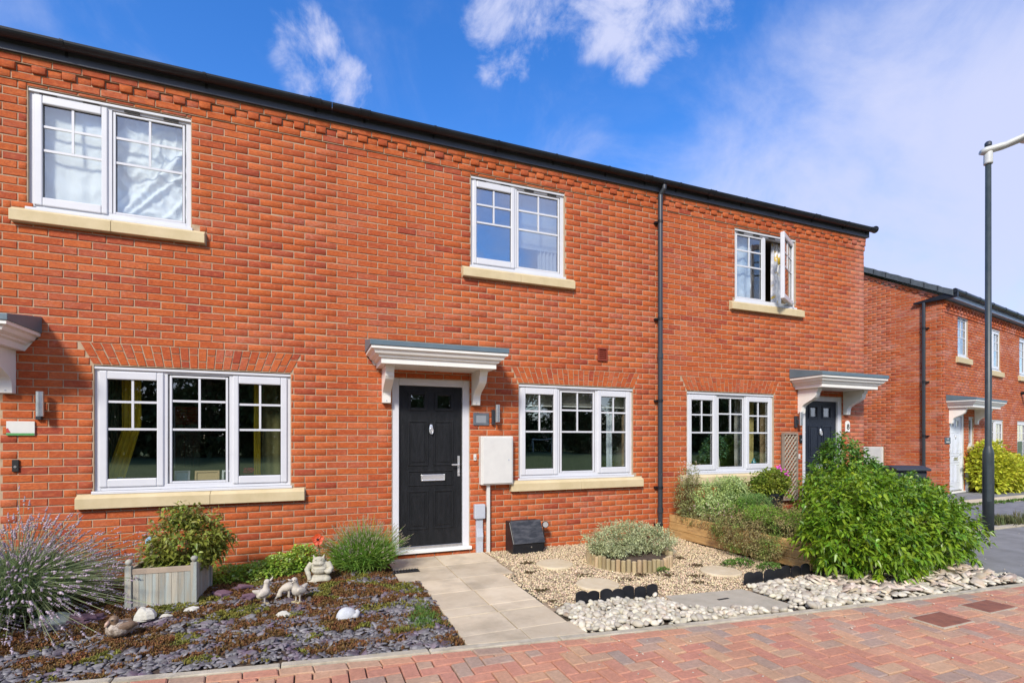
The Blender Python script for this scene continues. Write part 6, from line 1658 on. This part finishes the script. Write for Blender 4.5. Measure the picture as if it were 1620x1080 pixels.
# ------------------------------------------------------------------ raised timber planter and its plants
DECK = M('timber_board', (.46, .27, .095), (.58, .37, .145), scale=5, rough=.75, stretch=(6, .7, 6), rnd=.16, bump=.35, c3=(.22, .13, .07), scale3=3, lo3=.55, hi3=.75)
DECK2 = M('timber_board_front', (.36, .22, .10), (.46, .31, .15), scale=5, rough=.75, stretch=(.7, 6, 6), rnd=.16, bump=.35)
e = empty('raised_planter', (5.9, -1.1, 0), 'low raised planter of brown decking boards right of the downpipe', 'planter')
def board_y(x0, x1, y0, y1, z0, z1, mat, groove=True):
    """board running along y on the plane x, ribbed outside"""
    q = MB(); q.add([(x0,y0,z0),(x0+.028,y0,z0),(x1+.028,y1,z0),(x1,y1,z0),(x0,y0,z1),(x0+.028,y0,z1),(x1+.028,y1,z1),(x1,y1,z1)], [(0,1,2,3),(7,6,5,4),(4,5,1,0),(5,6,2,1),(6,7,3,2),(7,4,0,3)])
    b_ = obj('board', q, mat, e, bevel=.004)
for k in range(3):
    z0 = .0 + k*.108; board_y(4.85 + .001*k, 4.90 + .001*k, -.04, -1.33, z0+.002, z0+.105, DECK)
q = MB(); q.box(4.895, 4.965, -1.42, -1.345, 0, .30); obj('post', q, DECK, e, bevel=.006)
for k in range(3):
    z0 = k*.1; board_y(4.935 + .001*k, 4.975 + .001*k, -1.43, -2.20, z0+.002, z0+.097, DECK)
    for g in range(6):
        q = MB(); q.add([(4.932+.001*k, -1.44, z0+.010+g*.0145), (4.972+.001*k, -2.19, z0+.010+g*.0145), (4.972+.001*k, -2.19, z0+.018+g*.0145), (4.932+.001*k, -1.44, z0+.018+g*.0145),
               (4.940+.001*k, -1.44, z0+.010+g*.0145), (4.980+.001*k, -2.19, z0+.010+g*.0145), (4.980+.001*k, -2.19, z0+.018+g*.0145), (4.940+.001*k, -1.44, z0+.018+g*.0145)], [(0,1,2,3),(4,5,1,0),(3,2,6,7)])
        obj('rib', q, DECK, e)
    q = MB(); q.box(5.0, 7.3, -2.20, -2.172, z0+.002, z0+.097); obj('board', q, DECK2, e, bevel=.004)
for k in range(2): q = MB(); q.box(6.0, 6.95, -.06, -.03, .42+k*.12, .53+k*.12); obj('board', q, DECK2, e, bevel=.004)
q = MB(); q.add([(4.94, -.03, .25), (7.3, -.03, .25), (7.3, -2.17, .23), (5.0, -2.17, .23)], [(0,3,2,1)]); obj('soil', q, SOIL, e)
GR = 'plants crowding the raised planter'
EUP = leafmat('pale_variegated_leaf', (.42, .54, .17), (.54, .64, .30), rough=.6, rnd=.25, c3=(.16, .26, .06), lo3=.55, hi3=.65, scale3=10)
shrub('euphorbia', (5.35, -.5, .25), [(5.35, -.52, .58, .40, .34, .30), (5.66, -.46, .64, .26, .26, .24), (5.12, -.65, .46, .24, .26, .22), (5.5, -.6, .76, .20, .20, .15)], 8000, .040, .0075, EUP, 'pale green domed shrub under the left part of the right house window', 'shrub', group=GR, whorl=6, up=.7, droop=.12, rough=.3, zmin=.25)
TALL = leafmat('dusty_tall_leaf', (.27, .31, .10), (.40, .40, .18), rough=.7, rnd=.3); 
shrub('tall_perennial', (4.98, -.28, .25), [(4.93, -.25, .62, .13, .14, .36), (5.05, -.3, .80, .12, .12, .26), (4.95, -.35, .40, .16, .16, .16)], 2600, .034, .005, TALL, 'tall dusty perennial with cream flowers beside the downpipe', 'plant', group=GR, up=.8, rough=.45, shell=(.4, 1.1), zmin=.22)
q = MB()
for k in range(42):
    a = rng.normal(0, .09); q.ell((4.99+a, -.30+rng.normal(0, .08), .98+rng.uniform(-.22, .12)), (.010, .010, .007), 6, 4)
obj('flowers', q, M('cream_flower', (.62, .55, .45), (.50, .36, .34), scale=30, rough=.9), bpy.data.objects['tall_perennial'], kind='stuff')
DG = leafmat('mid_green_leaf', (.15, .30, .04), (.23, .38, .06), rough=.5, rnd=.35)
shrub('green_perennial', (5.9, -.5, .25), [(5.62, -.50, .46, .34, .28, .26), (5.32, -.95, .42, .26, .24, .20), (5.9, -.35, .40, .3, .24, .24)], 5200, .036, .008, DG, 'dark green mound in the middle of the raised planter', 'plant', group=GR, up=.4, zmin=.22)
HEB = leafmat('brown_green_leaf', (.28, .22, .08), (.36, .30, .13), rough=.75, rnd=.4, hue=.03, c3=(.16, .30, .035), lo3=.47, hi3=.62, scale3=3.2)
shrub('heather', (5.1, -1.35, .2), [(4.80, -1.45, .22, .20, .34, .22), (4.84, -1.72, .16, .20, .26, .18), (4.82, -1.15, .26, .14, .26, .16), (5.05, -1.25, .34, .28, .42, .24), (5.10, -1.62, .30, .32, .36, .28), (4.93, -.95, .32, .16, .42, .16), (5.35, -1.5, .40, .34, .42, .26), (4.93, -1.52, .17, .22, .28, .17), (4.95, -.45, .30, .13, .3, .13), (5.5, -1.5, .36, .3, .4, .2)], 17000, .028, .0055, HEB, 'brown and green heather trailing over the timber boards', 'heather', group=GR, whorl=4, up=.3, rough=.42, hi=False, zmin=.03, shell=(.7, 1.1))
BG = leafmat('bright_cushion_leaf', (.18, .36, .025), (.25, .44, .04), rough=.6, rnd=.25)
shrub('green_cushion', (5.25, -1.2, .4), [(5.16, -1.42, .50, .24, .28, .13), (5.35, -1.7, .46, .2, .2, .12)], 5000, .022, .0045, BG, 'bright lime green cushion on top of the heather', 'plant', group=GR, whorl=4, up=.6, hi=False, inner=.1, nstem=0, zmin=.3)
q = MB()
for k in range(90): q.ell((5.15+rng.normal(0, .28), -.85+rng.normal(0, .22), .50+rng.uniform(-.10, .08)), (.007, .007, .006), 5, 4)
props(obj('small_flowers', q, M('dusky_pink_flower', (.40, .20, .24), (.55, .40, .40), scale=40, rough=.9)), 'scattered dusky pink flowers above the heather', 'flowers')
# pots
e = empty('flower_pot', (5.52, -1.0, .20), 'whitish plastic pot with a fine green cushion plant left of the black pot', 'pot')
q = MB(); q.lathe((5.54, -1.0, .22), [(.085, 0), (.115, .22), (.122, .222), (.122, .245), (.110, .245), (.10, .22)], 18); obj('pot', q, M('greyed_white_pot', (.50, .52, .54), rough=.6), e)
shrub('pot_plant', (5.54, -1.0, .46), [(5.47, -1.0, .56, .22, .18, .13)], 2200, .028, .004, leafmat('fresh_fine_leaf', (.15, .28, .06), (.22, .36, .10), rough=.6), 'fine pale green plant in the whitish pot', 'plant', up=.7, hi=False, nstem=8, zmin=.44)
e = empty('flower_pot', (6.13, -.7, .25), 'glossy black pot holding the pink flowered plant', 'pot')
q = MB(); q.lathe((6.03, -.75, .36), [(.15, 0), (.17, .26), (.185, .262), (.185, .30), (.165, .30), (.16, .25)], 20); obj('pot', q, BLACKP, e)
gz = shrub('geranium', (6.03, -.75, .6), [(6.05, -.75, .80, .25, .22, .18), (5.88, -.75, .76, .16, .16, .13), (6.22, -.70, .84, .17, .16, .14)], 2200, .045, .014, leafmat('yellow_green_leaf', (.16, .26, .03), (.30, .34, .04), rough=.5, rnd=.3), 'yellow green plant with pink flowers in the black pot', 'plant', droop=.3, up=.4, rough=.35, zmin=.5)
q = MB()
for c in ((6.02, -.95, 1.00), (6.10, -.96, .94), (5.97, -.93, 1.03)):
    for k in range(7): q.ell((c[0]+rng.normal(0, .016), c[1]+rng.normal(0, .012), c[2]+rng.normal(0, .012)), (.014, .010, .012), 7, 5)
obj('flowers', q, M('magenta_petal', (.62, .06, .42), (.72, .12, .50), scale=30, rough=.6), gz, kind='stuff')
shrub('jug_plant', (5.98, .25, 1.1), [(5.98, .25, 1.32, .20, .10, .16), (5.85, .28, 1.22, .12, .08, .12), (6.10, .26, 1.26, .12, .08, .14)], 500, .05, .016, leafmat('blue_green_leaf', (.10, .24, .12), (.16, .32, .17), rough=.5), 'leafy green plant rising from the cream jug inside the right house window', 'plant', nstem=5, inner=0, zmin=1.1)
# shrubs at the far house
YG = leafmat('yellow_green_shrub_leaf', (.50, .55, .04), (.62, .62, .06), rough=.5, rnd=.3, c3=(.14, .22, .03), lo3=.58, hi3=.7, scale3=3)
shrub('golden_shrub', (17.6, 1.7, 0), [(16.7, 1.75, .65, .55, .45, .65), (17.5, 1.8, .50, .8, .5, .50), (18.6, 1.9, .45, .8, .5, .48), (16.85, 1.85, 1.05, .25, .25, .35), (19.6, 2.1, .36, .7, .5, .36)], 7500, .10, .030, YG, 'golden yellow green shrub below the windows of the far house', 'shrub', up=.4, droop=.3, rough=.3, hi=True)
e = empty('cordyline', (20.2, 2.1, 0), 'spiky dark green cordyline at the right edge by the far house', 'plant')
n = 420; a = rng.uniform(0, 6.283, n); el = rng.uniform(-.1, 1.4, n); D = np.column_stack([np.cos(a)*np.cos(el), np.sin(a)*np.cos(el), np.sin(el)])
V, F = leaves_lo(np.tile([20.2, 2.0, .62], (n, 1)) + D*.05, D, rng.uniform(.5, .85, n), np.full(n, .022), .35); obj('foliage', mesh_np('foliage', V, F), leafmat('dark_blade', (.05, .10, .035), (.08, .14, .05), rough=.45), e, kind='stuff')
q = MB(); q.tube([(20.2, 2.0, 0), (20.2, 2.0, .7)], [.07, .05], 8); obj('trunk', q, BARK, e)
P = [np.array([x, -1.15+rng.normal(0, .12), -.012]) for x in np.concatenate([rng.normal(10.95, .18, 150), rng.normal(12.0, .15, 60)])]
tuft_mesh(P, .14, .005, .08, leafmat('roadside_weed_leaf', (.10, .15, .04), (.20, .17, .08), rough=.8, rnd=.3), 'weeds', blades=6, kind='thing', label='brownish green weeds along the kerb right of the lamp base', cat='weeds')
P = [np.array([x, .42+.05*x*0+rng.normal(0, .05)+(x-13)*.04, -.01]) for x in rng.uniform(12.6, 22, 500)]
tuft_mesh(P, .05, .006, .06, WEED, 'grass_strip', blades=5, label='thin green strip beside the pale footpath by the far house', cat='grass')

# ------------------------------------------------------------------ across the green, behind the camera: what the windows mirror
TREEM = leafmat('dark_tree_leaf', (.05, .085, .022), (.08, .12, .03), rough=.6, rnd=.4)
def tree_protos():
    out = []
    for s_ in range(2):
        bl = [(rng.normal(0, 1.3), rng.normal(0, 1.2), rng.uniform(2.2, 7.0), rng.uniform(1.5, 2.4), rng.uniform(1.4, 2.2), rng.uniform(1.2, 2.0)) for _ in range(9)] + [(0, 0, 2.0, 2.6, 2.4, 1.9)]
        P, Dn = crown_pts(bl, 7000, shell=(.55, 1.1), zmin=.2, rough=.5); V, F = leaves_lo(P, Dn + rng.normal(0, .7, P.shape), rng.uniform(.25, .5, len(P)), rng.uniform(.09, .17, len(P)))
        me = mesh_np('crown', V, F); me.materials.append(TREEM)
        q = MB(); q.tube([(0, 0, -.1), (.05, .1, 2.5), (-.1, 0, 6)], [.28, .2, .08], 8)
        for k in range(5): t = k*1.3; q.tube([(0, 0, 1.8+k*.6), (math.cos(t)*1.4, math.sin(t)*1.4, 3.2+k*.7)], [.10, .03], 6)
        mt = mesh_np('trunk', q.v, q.f); mt.materials.append(BARK); out.append((me, mt))
    return out
P, Dn = crown_pts([(x, -43.5, .9, 2.6, 1.0, 1.9) for x in np.arange(-46, 64, 3.0)], 16000, shell=(.6, 1.05), zmin=-.05, rough=.4)
V, F = leaves_lo(P, Dn + rng.normal(0, .7, P.shape), rng.uniform(.3, .6, len(P)), rng.uniform(.12, .22, len(P)))
props(obj('hedge', mesh_np('hedge', V, F), TREEM), 'long dark hedge across the green, seen mirrored in the windows', 'hedge')
protos = tree_protos()
k = 0
for x in np.arange(-46, 62, 4.2):
    y = -46 + rng.normal(0, 2.5); sc = rng.uniform(.95, 1.35) * (1.15 if x < 12 else .80)
    me, mt = protos[k % 2]; k += 1
    r_ = bpy.data.objects.new('tree', None); _place(r_, Matrix.Translation((x, y, -.1)) @ Matrix.Rotation(rng.uniform(0, 6), 4, 'Z') @ Matrix.Scale(sc, 4), None)
    props(r_, 'leafy dark tree across the green, seen mirrored in the windows', 'tree', 'trees across the green')
    for nm, m_ in (('crown', me), ('trunk', mt)):
        o = bpy.data.objects.new(nm, m_); COL.objects.link(o); o.parent = r_; W[o.name] = W[r_.name]
e = empty('football_goal', (22.5, -42, -.1), 'white football goal on the green, mirrored in the middle house window', 'football goal')
q = MB(); q.tube([(21.3, -42, -.1), (21.3, -42, 1.5), (23.7, -42, 1.5), (23.7, -42, -.1)], .06, 6); obj('frame', q, WHITEPL, e)
q = MB(); q.tube([(21.3, -42, 1.5), (21.3, -43.4, -.1), (23.7, -43.4, -.1), (23.7, -42, 1.5)], .04, 6); obj('rear_frame', q, WHITEPL, e)
